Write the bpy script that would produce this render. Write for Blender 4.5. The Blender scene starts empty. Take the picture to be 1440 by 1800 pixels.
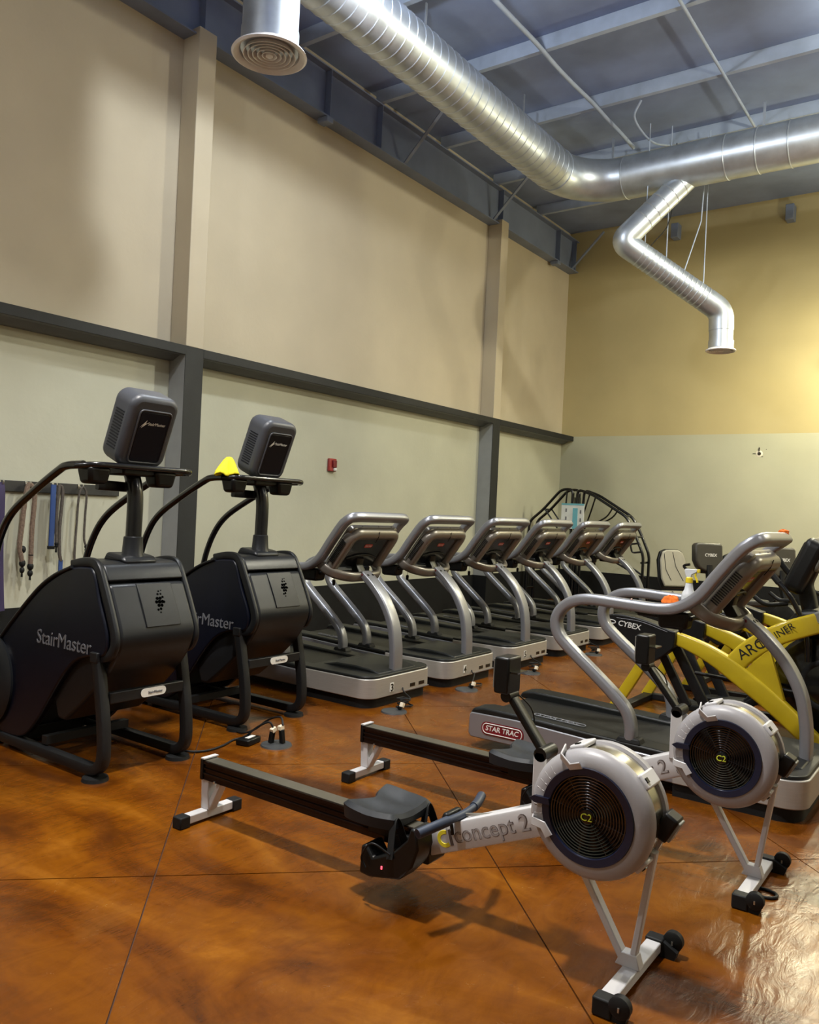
import bpy, math, random
from mathutils import Vector, Matrix
from math import sin, cos, pi, radians, hypot, atan2

scene = bpy.context.scene
COL = scene.collection
rnd = random.Random(7)

# ------------------------------------------------------------------ camera
_yaw, _pitch, _roll = radians(35.75), radians(-0.15), radians(2.62)
_F = Vector((-sin(_yaw) * cos(_pitch), cos(_yaw) * cos(_pitch), sin(_pitch)))
_R0 = Vector((cos(_yaw), sin(_yaw), 0))
_U0 = _R0.cross(_F)
_R = _R0 * cos(_roll) + _U0 * sin(_roll)
_U = _U0 * cos(_roll) - _R0 * sin(_roll)
cam_data = bpy.data.cameras.new("camera")
cam_data.sensor_fit = 'HORIZONTAL'
cam_data.sensor_width = 36.0
cam_data.lens = 36.0
cam = bpy.data.objects.new("camera", cam_data)
COL.objects.link(cam)
_m = Matrix((_R, _U, -_F)).transposed().to_4x4()
_m.translation = Vector((0, 0, 1.6))
cam.matrix_world = _m
scene.camera = cam

# ------------------------------------------------------------------ world, lights, exposure
world = bpy.data.worlds.new("world")
scene.world = world
world.use_nodes = True
world.node_tree.nodes["Background"].inputs[0].default_value = (0.55, 0.62, 0.75, 1)
world.node_tree.nodes["Background"].inputs[1].default_value = 0.05
scene.cycles.diffuse_bounces = 3
scene.cycles.glossy_bounces = 3
vs = scene.view_settings
vs.view_transform = 'Standard'
vs.look = 'None'
vs.exposure = 0.0
vs.gamma = 1.0
vs.use_curve_mapping = False

LAMPS = [  # x, y, z of the lens, watts down through the lens, watts sideways from the bulb, colour, beam spread in degrees
    (-2.6, 2.2, 6.05, 240, 0, (1.0, 0.96, 0.90), 125),
    (-1.72, 12.9, 4.85, 80, 190, (1.0, 0.93, 0.62), 172),
    (-0.9, 9.3, 6.05, 220, 270, (1.0, 0.95, 0.76), 168),
    (3.2, 12.4, 6.05, 220, 160, (1.0, 0.94, 0.70), 170),
    (3.2, 5.0, 6.05, 0, 90, (1.0, 0.96, 0.88), 165),  # unseen lamp added as fill from the right
    (-4.1, 5.4, 6.42, 60, 190, (0.88, 0.94, 1.0), 175),
    (-4.0, -1.6, 6.05, 0, 335, (0.97, 0.98, 1.0), 170),  # unseen lamp added behind the viewer to brighten the upper left wall
]
def lamp_light(kind, loc, watts, colour, size, spread=170, rx=0.0):
    ld = bpy.data.lights.new("high_bay_light", kind)
    if kind == 'AREA':
        ld.shape = 'DISK'
        ld.size = size
        ld.spread = radians(spread)
    else:
        ld.shadow_soft_size = size
    ld.energy = watts
    ld.color = colour
    lo = bpy.data.objects.new("high_bay_light", ld)
    lo.location = loc
    lo.rotation_euler = (rx, 0, 0)
    COL.objects.link(lo)

for (lx, ly, lz, lw, lb, lc, lsp) in LAMPS:
    if lw:
        lamp_light('AREA', (lx, ly, lz - 0.02), lw, lc, 0.34, lsp)
    if lb:
        lamp_light('POINT', (lx, ly, lz - 0.10), lb, lc, 0.10)
    lamp_light('AREA', (lx, ly, lz + 0.50), 0.10 * lw + 0.06 * lb, lc, 0.22, 175, pi)     # upward spill, set above the closed housing to light the roof

# ------------------------------------------------------------------ materials
def lin(c):
    return tuple(((v / 255) / 12.92 if v / 255 <= 0.04045 else ((v / 255 + 0.055) / 1.055) ** 2.4) for v in c)

MATS = {}
def mat(name, rgb, rough=0.5, metal=0.0, var=0.08, scale=6.0, bump=0.0, bscale=60.0, coat=0.0, spec=0.5,
        emit=None, estr=0.0, trans=0.0, stretch=None):
    m = bpy.data.materials.new(name)
    m.use_nodes = True
    nt = m.node_tree
    b = nt.nodes["Principled BSDF"]
    c = lin(rgb)
    tc = nt.nodes.new("ShaderNodeTexCoord")
    no = nt.nodes.new("ShaderNodeTexNoise")
    no.inputs["Scale"].default_value = scale
    no.inputs["Detail"].default_value = 5
    src = tc.outputs["Object"]
    if stretch:
        mp = nt.nodes.new("ShaderNodeMapping")
        mp.inputs["Scale"].default_value = stretch
        nt.links.new(src, mp.inputs["Vector"])
        src = mp.outputs["Vector"]
    nt.links.new(src, no.inputs["Vector"])
    ra = nt.nodes.new("ShaderNodeValToRGB")
    ra.color_ramp.elements[0].position = 0.3
    ra.color_ramp.elements[1].position = 0.7
    ra.color_ramp.elements[0].color = (*[max(0, v * (1 - var)) for v in c], 1)
    ra.color_ramp.elements[1].color = (*[min(1, v * (1 + var)) for v in c], 1)
    nt.links.new(no.outputs["Fac"], ra.inputs["Fac"])
    nt.links.new(ra.outputs["Color"], b.inputs["Base Color"])
    b.inputs["Roughness"].default_value = rough
    b.inputs["Metallic"].default_value = metal
    b.inputs["Specular IOR Level"].default_value = spec
    b.inputs["Coat Weight"].default_value = coat
    b.inputs["Coat Roughness"].default_value = 0.12
    if trans:
        b.inputs["Transmission Weight"].default_value = trans
    if emit:
        b.inputs["Emission Color"].default_value = (*lin(emit), 1)
        b.inputs["Emission Strength"].default_value = estr
    if bump:
        n2 = nt.nodes.new("ShaderNodeTexNoise")
        n2.inputs["Scale"].default_value = bscale
        n2.inputs["Detail"].default_value = 4
        nt.links.new(src, n2.inputs["Vector"])
        bp = nt.nodes.new("ShaderNodeBump")
        bp.inputs["Strength"].default_value = bump
        bp.inputs["Distance"].default_value = 0.01
        nt.links.new(n2.outputs["Fac"], bp.inputs["Height"])
        nt.links.new(bp.outputs["Normal"], b.inputs["Normal"])
    MATS[name] = m
    return m

mat("wall_beige", (194, 183, 160), 0.8, var=0.05, scale=1.4, bump=0.12, bscale=22)
mat("wall_gold", (184, 170, 126), 0.8, var=0.05, scale=1.2, bump=0.10, bscale=22)
mat("wall_grey", (184, 184, 166), 0.62, var=0.05, scale=1.8, bump=0.16, bscale=18)
mat("wall_grey_dim", (180, 180, 158), 0.75, var=0.05, scale=1.3, bump=0.10, bscale=22)
mat("column_grey", (146, 149, 150), 0.7, var=0.05)
mat("trim_black", (25, 28, 30), 0.65, var=0.12, bump=0.1)
mat("ledge_grey", (96, 100, 102), 0.6, var=0.10)
mat("dado_black", (10, 12, 14), 0.7, var=0.2, scale=3, spec=0.3)
mat("roof_deck", (136, 152, 188), 0.75, var=0.18, scale=1.3, bump=0.2, bscale=5)  # blue grey facing, colour lifted lighter and bluer towards the lens haze
mat("steel_blue", (124, 136, 162), 0.55, var=0.12, scale=2)  # blue grey steel, some of the lens haze put into its tint
mat("purlin_grey", (170, 184, 206), 0.6, var=0.08)
mat("galvanised", (198, 206, 216), 0.40, 0.85, var=0.14, scale=5)
mat("diffuser_white", (226, 224, 226), 0.45)
mat("silver", (146, 148, 155), 0.34, 0.55, var=0.03, scale=3)
mat("silver_brushed", (176, 173, 168), 0.40, 0.40, var=0.05, scale=9, stretch=(1, 1, 14))
mat("console_silver", (128, 123, 116), 0.34, 0.45, var=0.04)
mat("rubber_black", (17, 18, 19), 0.6, var=0.15, scale=20, spec=0.3)
mat("plastic_black", (12, 13, 14), 0.38, var=0.12, spec=0.3)
mat("gloss_black", (8, 9, 11), 0.16, var=0.1, coat=0.3)
mat("belt", (20, 20, 18), 0.52, var=0.12, scale=8, bump=0.08, bscale=220, spec=0.3)
mat("deck_black", (22, 24, 24), 0.42, var=0.1, spec=0.3)
mat("tube_black", (12, 13, 17), 0.24, var=0.1, coat=0.2)
mat("frame_black", (23, 24, 26), 0.45, var=0.1, spec=0.3)
mat("shroud_grey", (31, 33, 36), 0.34, 0.15, var=0.05, spec=0.3)
mat("shroud_dark", (26, 28, 31), 0.4, 0.1, var=0.05, spec=0.3)
mat("console_grey", (64, 67, 74), 0.42, var=0.05, bump=0.05, bscale=300)
mat("navy_panel", (8, 12, 26), 0.36, var=0.1, spec=0.3)
mat("letter_grey", (104, 106, 112), 0.5)
mat("letter_white", (222, 222, 218), 0.5)
mat("letter_black", (22, 22, 20), 0.5)
mat("row_white", (190, 189, 191), 0.34, var=0.02)
mat("row_shell", (152, 150, 153), 0.40, var=0.03)
mat("row_rail", (44, 36, 34), 0.13, 0.75, var=0.2, scale=3)
mat("row_track", (120, 116, 104), 0.3, 0.7)
mat("row_navy", (15, 21, 44), 0.35, var=0.05)
mat("row_seat", (30, 33, 37), 0.55, var=0.05, spec=0.3)
mat("row_handle", (34, 44, 62), 0.5, var=0.08)
mat("letter_logo", (150, 146, 146), 0.5)
mat("letter_outline", (86, 76, 74), 0.5)
mat("grille_black", (12, 13, 15), 0.14, var=0.05, spec=0.8, coat=0.5)
mat("lime", (196, 204, 60), 0.45)
mat("logo_yellow", (222, 206, 50), 0.45)
mat("steel_band", (190, 186, 172), 0.22, 0.95, var=0.05)
mat("yellow_paint", (196, 172, 30), 0.34, var=0.05, coat=0.2)
mat("badge_red", (110, 20, 30), 0.4)
mat("logo_red", (176, 66, 58), 0.45)
mat("alarm_red", (150, 52, 48), 0.45)
mat("screen_dark", (26, 28, 34), 0.2, var=0.1, coat=0.3)
mat("brown_rope", (112, 94, 80), 0.85, var=0.3, scale=60)
mat("dark_rope", (78, 72, 66), 0.85, var=0.3, scale=60)
mat("blue_strap", (38, 66, 122), 0.7, var=0.12)
mat("purple_strap", (52, 42, 78), 0.75, var=0.12)
mat("hook_metal", (190, 188, 180), 0.3, 0.9)
mat("cloth_yellow", (236, 224, 40), 0.8, var=0.12, scale=25, bump=0.3, bscale=60)
mat("cloth_orange", (226, 112, 30), 0.85, var=0.15, scale=25, bump=0.3, bscale=60)
mat("bottle_white", (216, 220, 224), 0.35, var=0.03)
mat("bottle_yellow", (236, 210, 40), 0.4)
mat("seat_vinyl", (150, 146, 132), 0.42, var=0.05)
mat("seat_dark", (40, 40, 42), 0.5)
mat("paper_white", (222, 226, 224), 0.6)
mat("paper_teal", (110, 180, 196), 0.6)
mat("plaster", (226, 220, 204), 0.9, var=0.1, scale=30)
mat("hole_black", (3, 3, 3), 0.9, spec=0.0)
mat("hole_dark", (40, 34, 28), 0.9)
mat("plug_tan", (226, 214, 190), 0.5)
mat("floorbox", (64, 66, 68), 0.5, 0.3)
mat("joint", (60, 34, 18), 0.8)
mat("lens_glow", (255, 250, 235), 0.5, emit=(255, 246, 225), estr=14.0)
mat("led_red", (255, 90, 100), 0.4, emit=(255, 80, 100), estr=2.0)
mat("wood_board", (44, 44, 42), 0.55, var=0.15)
mat("grey_box", (120, 120, 114), 0.45)
mat("blue_pack", (60, 90, 190), 0.4)

def floor_material():
    m = bpy.data.materials.new("stained_concrete")
    m.use_nodes = True
    nt = m.node_tree
    b = nt.nodes["Principled BSDF"]
    ge = nt.nodes.new("ShaderNodeNewGeometry")
    def noise(scale, detail, dist, rough=0.55, stretch=None):
        n = nt.nodes.new("ShaderNodeTexNoise")
        n.inputs["Scale"].default_value = scale
        n.inputs["Detail"].default_value = detail
        n.inputs["Distortion"].default_value = dist
        n.inputs["Roughness"].default_value = rough
        if stretch:
            mp = nt.nodes.new("ShaderNodeMapping")
            mp.inputs["Scale"].default_value = stretch
            mp.inputs["Rotation"].default_value = (0, 0, radians(25))
            nt.links.new(ge.outputs["Position"], mp.inputs["Vector"])
            nt.links.new(mp.outputs["Vector"], n.inputs["Vector"])
        else:
            nt.links.new(ge.outputs["Position"], n.inputs["Vector"])
        return n
    n1 = noise(1.0, 8, 1.8, 0.56, (0.7, 1.3, 1))
    r1 = nt.nodes.new("ShaderNodeValToRGB")
    e = r1.color_ramp.elements
    e[0].position = 0.28
    e[0].color = (*lin((60, 28, 4)), 1)
    e[1].position = 0.76
    e[1].color = (*lin((140, 88, 24)), 1)
    x = r1.color_ramp.elements.new(0.45)
    x.color = (*lin((97, 51, 5)), 1)
    x = r1.color_ramp.elements.new(0.60)
    x.color = (*lin((114, 65, 8)), 1)
    nt.links.new(n1.outputs["Fac"], r1.inputs["Fac"])
    n2 = noise(5.5, 7, 2.5, 0.62, (1.0, 0.55, 1))
    r2 = nt.nodes.new("ShaderNodeValToRGB")
    r2.color_ramp.elements[0].position = 0.33
    r2.color_ramp.elements[0].color = (0.72, 0.66, 0.60, 1)
    r2.color_ramp.elements[1].position = 0.60
    r2.color_ramp.elements[1].color = (1.0, 1.0, 1.0, 1)
    nt.links.new(n2.outputs["Fac"], r2.inputs["Fac"])
    mx = nt.nodes.new("ShaderNodeMix")
    mx.data_type = 'RGBA'
    mx.blend_type = 'MULTIPLY'
    mx.inputs[0].default_value = 0.8
    nt.links.new(r1.outputs["Color"], mx.inputs[6])
    nt.links.new(r2.outputs["Color"], mx.inputs[7])
    # pale worn patches
    n3 = noise(0.9, 6, 0.8, 0.6)
    r3 = nt.nodes.new("ShaderNodeValToRGB")
    r3.color_ramp.elements[0].position = 0.60
    r3.color_ramp.elements[0].color = (0, 0, 0, 1)
    r3.color_ramp.elements[1].position = 0.85
    r3.color_ramp.elements[1].color = (0.5, 0.5, 0.5, 1)
    nt.links.new(n3.outputs["Fac"], r3.inputs["Fac"])
    mx2 = nt.nodes.new("ShaderNodeMix")
    mx2.data_type = 'RGBA'
    nt.links.new(r3.outputs["Color"], mx2.inputs[0])
    nt.links.new(mx.outputs[2], mx2.inputs[6])
    mx2.inputs[7].default_value = (*lin((120, 82, 36)), 1)
    nt.links.new(mx2.outputs[2], b.inputs["Base Color"])
    n4 = noise(7, 5, 1.0)
    mr = nt.nodes.new("ShaderNodeMapRange")
    mr.inputs["To Min"].default_value = 0.17
    mr.inputs["To Max"].default_value = 0.33
    nt.links.new(n4.outputs["Fac"], mr.inputs["Value"])
    nt.links.new(mr.outputs["Result"], b.inputs["Roughness"])
    n5 = noise(9, 6, 1.4, 0.6, (1.6, 0.5, 1))
    bp = nt.nodes.new("ShaderNodeBump")
    bp.inputs["Strength"].default_value = 0.16
    bp.inputs["Distance"].default_value = 0.02
    nt.links.new(n5.outputs["Fac"], bp.inputs["Height"])
    nt.links.new(bp.outputs["Normal"], b.inputs["Normal"])
    b.inputs["Specular IOR Level"].default_value = 0.34
    MATS["floor"] = m
floor_material()

# ------------------------------------------------------------------ mesh helpers
def V(*a):
    return Vector(a)

def rrect(w, h, r, n=4):
    out = []
    for (sx, sy, a0) in ((1, 1, 0), (-1, 1, 90), (-1, -1, 180), (1, -1, 270)):
        for k in range(n + 1):
            a = radians(a0 + 90 * k / n)
            out.append((sx * (w / 2 - r) + r * cos(a), sy * (h / 2 - r) + r * sin(a)))
    return out

def circ(r, n=12):
    return [(r * cos(2 * pi * k / n), r * sin(2 * pi * k / n)) for k in range(n)]

def spline(pts, k=6):
    P = [Vector(p) for p in pts]
    out = []
    for i in range(len(P) - 1):
        p0 = P[i - 1] if i > 0 else P[i] * 2 - P[i + 1]
        p1, p2 = P[i], P[i + 1]
        p3 = P[i + 2] if i + 2 < len(P) else P[i + 1] * 2 - P[i]
        for j in range(k):
            t = j / k
            out.append(0.5 * ((2 * p1) + (p2 - p0) * t + (2 * p0 - 5 * p1 + 4 * p2 - p3) * t * t + (3 * p1 - p0 - 3 * p2 + p3) * t ** 3))
    out.append(P[-1])
    return out

def fillet(pts, r, n=6):
    P = [Vector(p) for p in pts]
    out = [P[0]]
    for i in range(1, len(P) - 1):
        a, b, c = P[i - 1], P[i], P[i + 1]
        d1, d2 = (a - b), (c - b)
        l1, l2 = d1.length, d2.length
        d1.normalize()
        d2.normalize()
        rr = min(r if not isinstance(r, (list, tuple)) else r[i], l1 * 0.49, l2 * 0.49)
        s, e = b + d1 * rr, b + d2 * rr
        for k in range(n + 1):
            t = k / n
            out.append((1 - t) ** 2 * s + 2 * t * (1 - t) * b + t * t * e)
    out.append(P[-1])
    return out

class MB:
    def __init__(self):
        self.v, self.f, self.mi = [], [], []
        self.cur = 0

    def add(self, vs, fs):
        o = len(self.v)
        self.v += [tuple(p) for p in vs]
        for q in fs:
            self.f.append(tuple(o + i for i in q))
            self.mi.append(self.cur)
        return self

    def box(self, c, s, R=None, taper=1.0):
        c = Vector(c)
        vs = []
        for sz in (-1, 1):
            k = taper if sz > 0 else 1.0
            for (sx, sy) in ((-1, -1), (1, -1), (1, 1), (-1, 1)):
                p = Vector((sx * s[0] / 2 * k, sy * s[1] / 2 * k, sz * s[2] / 2))
                if R is not None:
                    p = R @ p
                vs.append(c + p)
        return self.add(vs, [(3, 2, 1, 0), (4, 5, 6, 7), (0, 1, 5, 4), (1, 2, 6, 5), (2, 3, 7, 6), (3, 0, 4, 7)])

    def prism(self, poly, a, b, plane='xz'):
        def P(u, v, w):
            return (u, w, v) if plane == 'xz' else (u, v, w) if plane == 'xy' else (w, u, v)
        n = len(poly)
        area = sum(poly[i][0] * poly[(i + 1) % n][1] - poly[(i + 1) % n][0] * poly[i][1] for i in range(n))
        pl = list(poly) if area > 0 else list(poly)[::-1]
        if plane == 'xz':
            pl = pl[::-1]
        vs = [P(u, v, a) for u, v in pl] + [P(u, v, b) for u, v in pl]
        fs = [tuple(range(n))[::-1], tuple(range(n, 2 * n))]
        fs += [(i, (i + 1) % n, n + (i + 1) % n, n + i) for i in range(n)]
        return self.add(vs, fs)

    def frame_prism(self, poly, M, a, b):
        """poly in (u,v) of the frame M, extruded along its third axis from a to b"""
        n = len(poly)
        area = sum(poly[i][0] * poly[(i + 1) % n][1] - poly[(i + 1) % n][0] * poly[i][1] for i in range(n))
        pl = list(poly) if area > 0 else list(poly)[::-1]
        vs = [M @ Vector((u, v, a)) for u, v in pl] + [M @ Vector((u, v, b)) for u, v in pl]
        fs = [tuple(range(n))[::-1], tuple(range(n, 2 * n))]
        fs += [(i, (i + 1) % n, n + (i + 1) % n, n + i) for i in range(n)]
        return self.add(vs, fs)

    def tube(self, path, prof, closed=False, side=None, scale=None):
        """sweep prof [(a,b)] (or a radius) along path"""
        if isinstance(prof, (int, float)):
            prof = circ(prof, 12)
        P = [Vector(p) for p in path]
        n, k = len(P), len(prof)
        T = []
        for i in range(n):
            a = P[i - 1] if (i > 0 or closed) else P[i]
            c = P[(i + 1) % n] if (i < n - 1 or closed) else P[i]
            t = (c - a)
            T.append(t.normalized() if t.length > 1e-9 else Vector((1, 0, 0)))
        ref = Vector(side) if side else (Vector((0, 0, 1)) if abs(T[0].z) < 0.9 else Vector((0, 1, 0)))
        vs = []
        A = ref
        for i in range(n):
            base = ref if side else A
            a = base - T[i] * base.dot(T[i])
            if a.length < 1e-6:
                a = T[i].orthogonal()
            a.normalize()
            A = a
            b = T[i].cross(a)
            s = scale[i] if scale else 1.0
            for (p, q) in prof:
                vs.append(P[i] + a * p * s + b * q * s)
        fs = []
        m = n if closed else n - 1
        for i in range(m):
            j = (i + 1) % n
            for q in range(k):
                r = (q + 1) % k
                fs.append((i * k + q, i * k + r, j * k + r, j * k + q))
        if not closed:
            fs.append(tuple(range(k))[::-1])
            fs.append(tuple((n - 1) * k + q for q in range(k)))
        return self.add(vs, fs)

    def lathe(self, prof, o, axis='z', n=24, cap=True):
        """prof [(radius, height)] round the axis through o"""
        o = Vector(o)
        vs, fs = [], []
        for (r, h) in prof:
            for q in range(n):
                a = 2 * pi * q / n
                c, s = r * cos(a), r * sin(a)
                p = (c, s, h) if axis == 'z' else (c, h, -s) if axis == 'y' else (h, c, s)
                vs.append(o + Vector(p))
        for i in range(len(prof) - 1):
            for q in range(n):
                r = (q + 1) % n
                fs.append((i * n + q, i * n + r, (i + 1) * n + r, (i + 1) * n + q))
        if cap:
            if prof[0][0] > 1e-5:
                fs.append(tuple(range(n))[::-1])
            if prof[-1][0] > 1e-5:
                fs.append(tuple((len(prof) - 1) * n + q for q in range(n)))
        return self.add(vs, fs)

    def ring(self, r, t, o, axis='y', n=32, k=6):
        prof = [(r + t * cos(2 * pi * j / k), t * sin(2 * pi * j / k)) for j in range(k + 1)]
        return self.lathe(prof, o, axis, n, cap=False)

    def blob(self, c, s, n=18, m=10, f=None):
        vs, fs = [], []
        for i in range(m + 1):
            th = pi * i / m
            for q in range(n):
                ph = 2 * pi * q / n
                d = Vector((sin(th) * cos(ph), sin(th) * sin(ph), cos(th)))
                k = f(d) if f else 1.0
                vs.append(Vector(c) + Vector((d.x * s[0], d.y * s[1], d.z * s[2])) * k)
        for i in range(m):
            for q in range(n):
                r = (q + 1) % n
                fs.append((i * n + q, (i + 1) * n + q, (i + 1) * n + r, i * n + r))
        return self.add(vs, fs)

    def build(self, name, material, parent=None, bevel=0.0, seg=2, angle=38, loc=None):
        me = bpy.data.meshes.new(name)
        me.from_pydata(self.v, [], self.f)
        mm = material if isinstance(material, (list, tuple)) else [material]
        for q in mm:
            me.materials.append(MATS[q])
        if len(mm) > 1:
            me.polygons.foreach_set("material_index", self.mi)
        me.polygons.foreach_set("use_smooth", [True] * len(me.polygons))
        me.update()
        me.set_sharp_from_angle(angle=radians(angle))
        ob = bpy.data.objects.new(name, me)
        COL.objects.link(ob)
        if parent is not None:
            ob.parent = parent
        if loc is not None:
            ob.location = loc
        if bevel > 0:
            md = ob.modifiers.new("bevel", 'BEVEL')
            md.width = bevel
            md.segments = seg
            md.limit_method = 'ANGLE'
            md.angle_limit = radians(35)
            md.harden_normals = False
        return ob

def frame(o, right, up):
    r = Vector(right).normalized()
    u = Vector(up)
    u = (u - r * u.dot(r)).normalized()
    n = r.cross(u)
    M = Matrix((r, u, n)).transposed().to_4x4()
    M.translation = Vector(o)
    return M

_TXT = {}
def lettering(body, material, parent, o, right, up, width=None, size=0.1, shear=0.0, bold=0.0, depth=0.0015, name="lettering"):
    key = (body, shear, bold)
    if key not in _TXT:
        cu = bpy.data.curves.new("lettering", 'FONT')
        cu.body = body
        cu.size = 1.0
        cu.align_x = 'CENTER'
        cu.align_y = 'CENTER'
        cu.shear = shear
        cu.offset = bold
        cu.extrude = 0.02
        cu.resolution_u = 3
        tmp = bpy.data.objects.new("lettering", cu)
        COL.objects.link(tmp)
        dg = bpy.context.evaluated_depsgraph_get()
        me = bpy.data.meshes.new_from_object(tmp.evaluated_get(dg))
        vs = [v.co.copy() for v in me.vertices]
        fs = [tuple(p.vertices) for p in me.polygons]
        bpy.data.objects.remove(tmp)
        bpy.data.curves.remove(cu)
        bpy.data.meshes.remove(me)
        _TXT[key] = (vs, fs)
    vs, fs = _TXT[key]
    w = max(v.x for v in vs) - min(v.x for v in vs)
    cx = (max(v.x for v in vs) + min(v.x for v in vs)) / 2
    cy = (max(v.y for v in vs) + min(v.y for v in vs)) / 2
    s = width / w if width else size
    M = frame(o, right, up)
    b = MB()
    b.add([M @ Vector(((v.x - cx) * s, (v.y - cy) * s, v.z / 0.02 * depth)) for v in vs], fs)
    return b.build(name, material, parent, angle=30)

def empty(name, loc, rz=0.0):
    o = bpy.data.objects.new(name, None)
    o.empty_display_size = 0.2
    COL.objects.link(o)
    o.location = loc
    o.rotation_euler = (0, 0, rz)
    return o

def tag(o, label=None, cat=None, group=None, kind=None):
    if label:
        o["label"] = label
    if cat:
        o["category"] = cat
    if group:
        o["group"] = group
    if kind:
        o["kind"] = kind
    return o

def copy_tree(o, parent=None):
    kids = [c for c in ALLKIDS.get(o.name, [])]
    c = o.copy()
    COL.objects.link(c)
    c.parent = parent
    for k in kids:
        copy_tree(k, c)
    return c

ALLKIDS = {}
def index_kids(root):
    ALLKIDS.clear()
    for ob in bpy.data.objects:
        if ob.parent is not None:
            ALLKIDS.setdefault(ob.parent.name, []).append(ob)

# ================================================================== THE ROOM
XL, XR, YB, YF, ZR = -7.0, 6.0, -5.0, 14.69, 7.12
ZT = 3.16   # top of the grey paint

# floor: stained concrete saw-cut into 45-degree squares
fl = MB().box(((XL + XR) / 2, (YB + YF) / 2, -0.06), (XR - XL, YF - YB, 0.10)).build("floor", "joint")
tag(fl, "stained orange brown concrete floor with diagonal saw cuts", kind="structure")

def clip(poly, f):
    out = []
    for i in range(len(poly)):
        a, b = poly[i], poly[(i + 1) % len(poly)]
        fa, fb = f(a), f(b)
        if fa >= 0:
            out.append(a)
        if (fa >= 0) != (fb >= 0):
            t = fa / (fa - fb)
            out.append((a[0] + (b[0] - a[0]) * t, a[1] + (b[1] - a[1]) * t))
    return out

S_J, D_J, GAP = 2.125, 2.125, 0.0045
for i in range(-8, 12):
    for j in range(-8, 12):
        s0, s1 = -0.62 + S_J * i + GAP, -0.62 + S_J * (i + 1) - GAP     # x + y
        d0, d1 = 5.07 + D_J * j + GAP, 5.07 + D_J * (j + 1) - GAP       # y - x
        q = [((s - d) / 2, (s + d) / 2) for s, d in ((s0, d0), (s1, d0), (s1, d1), (s0, d1))]
        for f in (lambda p: p[0] - XL, lambda p: XR - p[0], lambda p: p[1] - YB, lambda p: YF - p[1]):
            if q:
                q = clip(q, f)
        if len(q) < 3:
            continue
        ar = abs(sum(q[k][0] * q[(k + 1) % len(q)][1] - q[(k + 1) % len(q)][0] * q[k][1] for k in range(len(q)))) / 2
        if ar < 0.01:
            continue
        MB().prism(q, -0.01, 0.0, 'xy').build("concrete_slab", "floor", fl)

def wall(name, c0, c1, mats, label, zt=ZT):
    """vertical wall sheet from c0 to c1 (outer thickness added outward), grey below zt, beige above"""
    b = MB()
    x0, y0, x1, y1 = min(c0[0], c1[0]), min(c0[1], c1[1]), max(c0[0], c1[0]), max(c0[1], c1[1])
    b.cur = 0
    b.box(((x0 + x1) / 2, (y0 + y1) / 2, zt / 2), (x1 - x0, y1 - y0, zt))
    b.cur = 1
    b.box(((x0 + x1) / 2, (y0 + y1) / 2, (zt + ZR) / 2), (x1 - x0, y1 - y0, ZR - zt))
    o = b.build(name, mats)
    tag(o, label, kind="structure")
    return o

wl = wall("wall_left", (XL - 0.15, YB), (XL, YF), ["wall_grey", "wall_beige"], "long wall grey below the ledge and beige above")
wall("wall_far", (XL - 0.15, YF), (XR + 0.15, YF + 0.15), ["wall_grey_dim", "wall_gold"], "far end wall grey below and golden beige above")
wall("wall_right", (XR, YB), (XR + 0.15, YF), ["wall_grey", "wall_beige"], "right side wall grey below and beige above")
wall("wall_back", (XL - 0.15, YB - 0.15), (XR + 0.15, YB), ["wall_grey", "wall_beige"], "wall behind the viewer grey below and beige above")

# pilasters on the left wall (parts of the wall)
for k, y0 in enumerate((-0.83, 5.37, 11.59)):
    y1 = y0 + 0.225
    MB().box((XL + 0.125, (y0 + y1) / 2, (ZT + 6.40) / 2), (0.25, y1 - y0, 6.40 - ZT)).build("pilaster", "wall_beige", wl, bevel=0.006)
    lo = MB().box((XL + 0.125, (y0 + y1) / 2, ZT / 2 - 0.001), (0.25, y1 - y0, ZT - 0.002)).build("pilaster_base", "column_grey", wl, bevel=0.006)
    MB().box((XL + 0.252, (y0 + y1) / 2, ZT / 2), (0.006, y1 - y0 + 0.004, ZT)).build("pilaster_face", "trim_black", wl)
    MB().box((XL + 0.128, (y0 + y1) / 2, 0.29), (0.262, y1 - y0 + 0.014, 0.58)).build("pilaster_skirt", "dado_black", wl)

# projecting ledge between the pilasters
for n, (y0, y1) in enumerate(((YB, -0.83), (-0.605, 5.37), (5.595, 11.59), (11.815, YF - 0.005))):
    tr = empty("trim_%d" % (n + 1), (XL, (y0 + y1) / 2, 3.02))
    tag(tr, "dark projecting ledge along the left wall at the paint line", kind="structure")
    L = y1 - y0
    MB().box((0.125, 0, 0.075), (0.25, L, 0.05)).build("ledge_board", "ledge_grey", tr)
    MB().box((0.252, 0, 0.094), (0.012, L, 0.092)).build("ledge_face", "trim_black", tr, bevel=0.003)
    MB().prism([(0.002, 0.0), (0.06, 0.0), (0.10, 0.02), (0.16, 0.05), (0.002, 0.05)], -L / 2, L / 2, 'xz').build("ledge_cove", "ledge_grey", tr)

# black skirting panels
bl = MB()
for (y0, y1) in ((YB, -0.84), (-0.595, 5.36), (5.605, 11.58), (11.825, YF)):
    bl.box((XL + 0.008, (y0 + y1) / 2, 0.29), (0.014, y1 - y0, 0.58))
tag(bl.build("baseboard_left", "dado_black"), "tall black skirting along the left wall", kind="structure")
tag(MB().box(((XL + XR) / 2, YF - 0.008, 0.295), (XR - XL, 0.014, 0.59)).build("baseboard_far", "dado_black"), "tall black skirting along the far wall", kind="structure")

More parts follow.
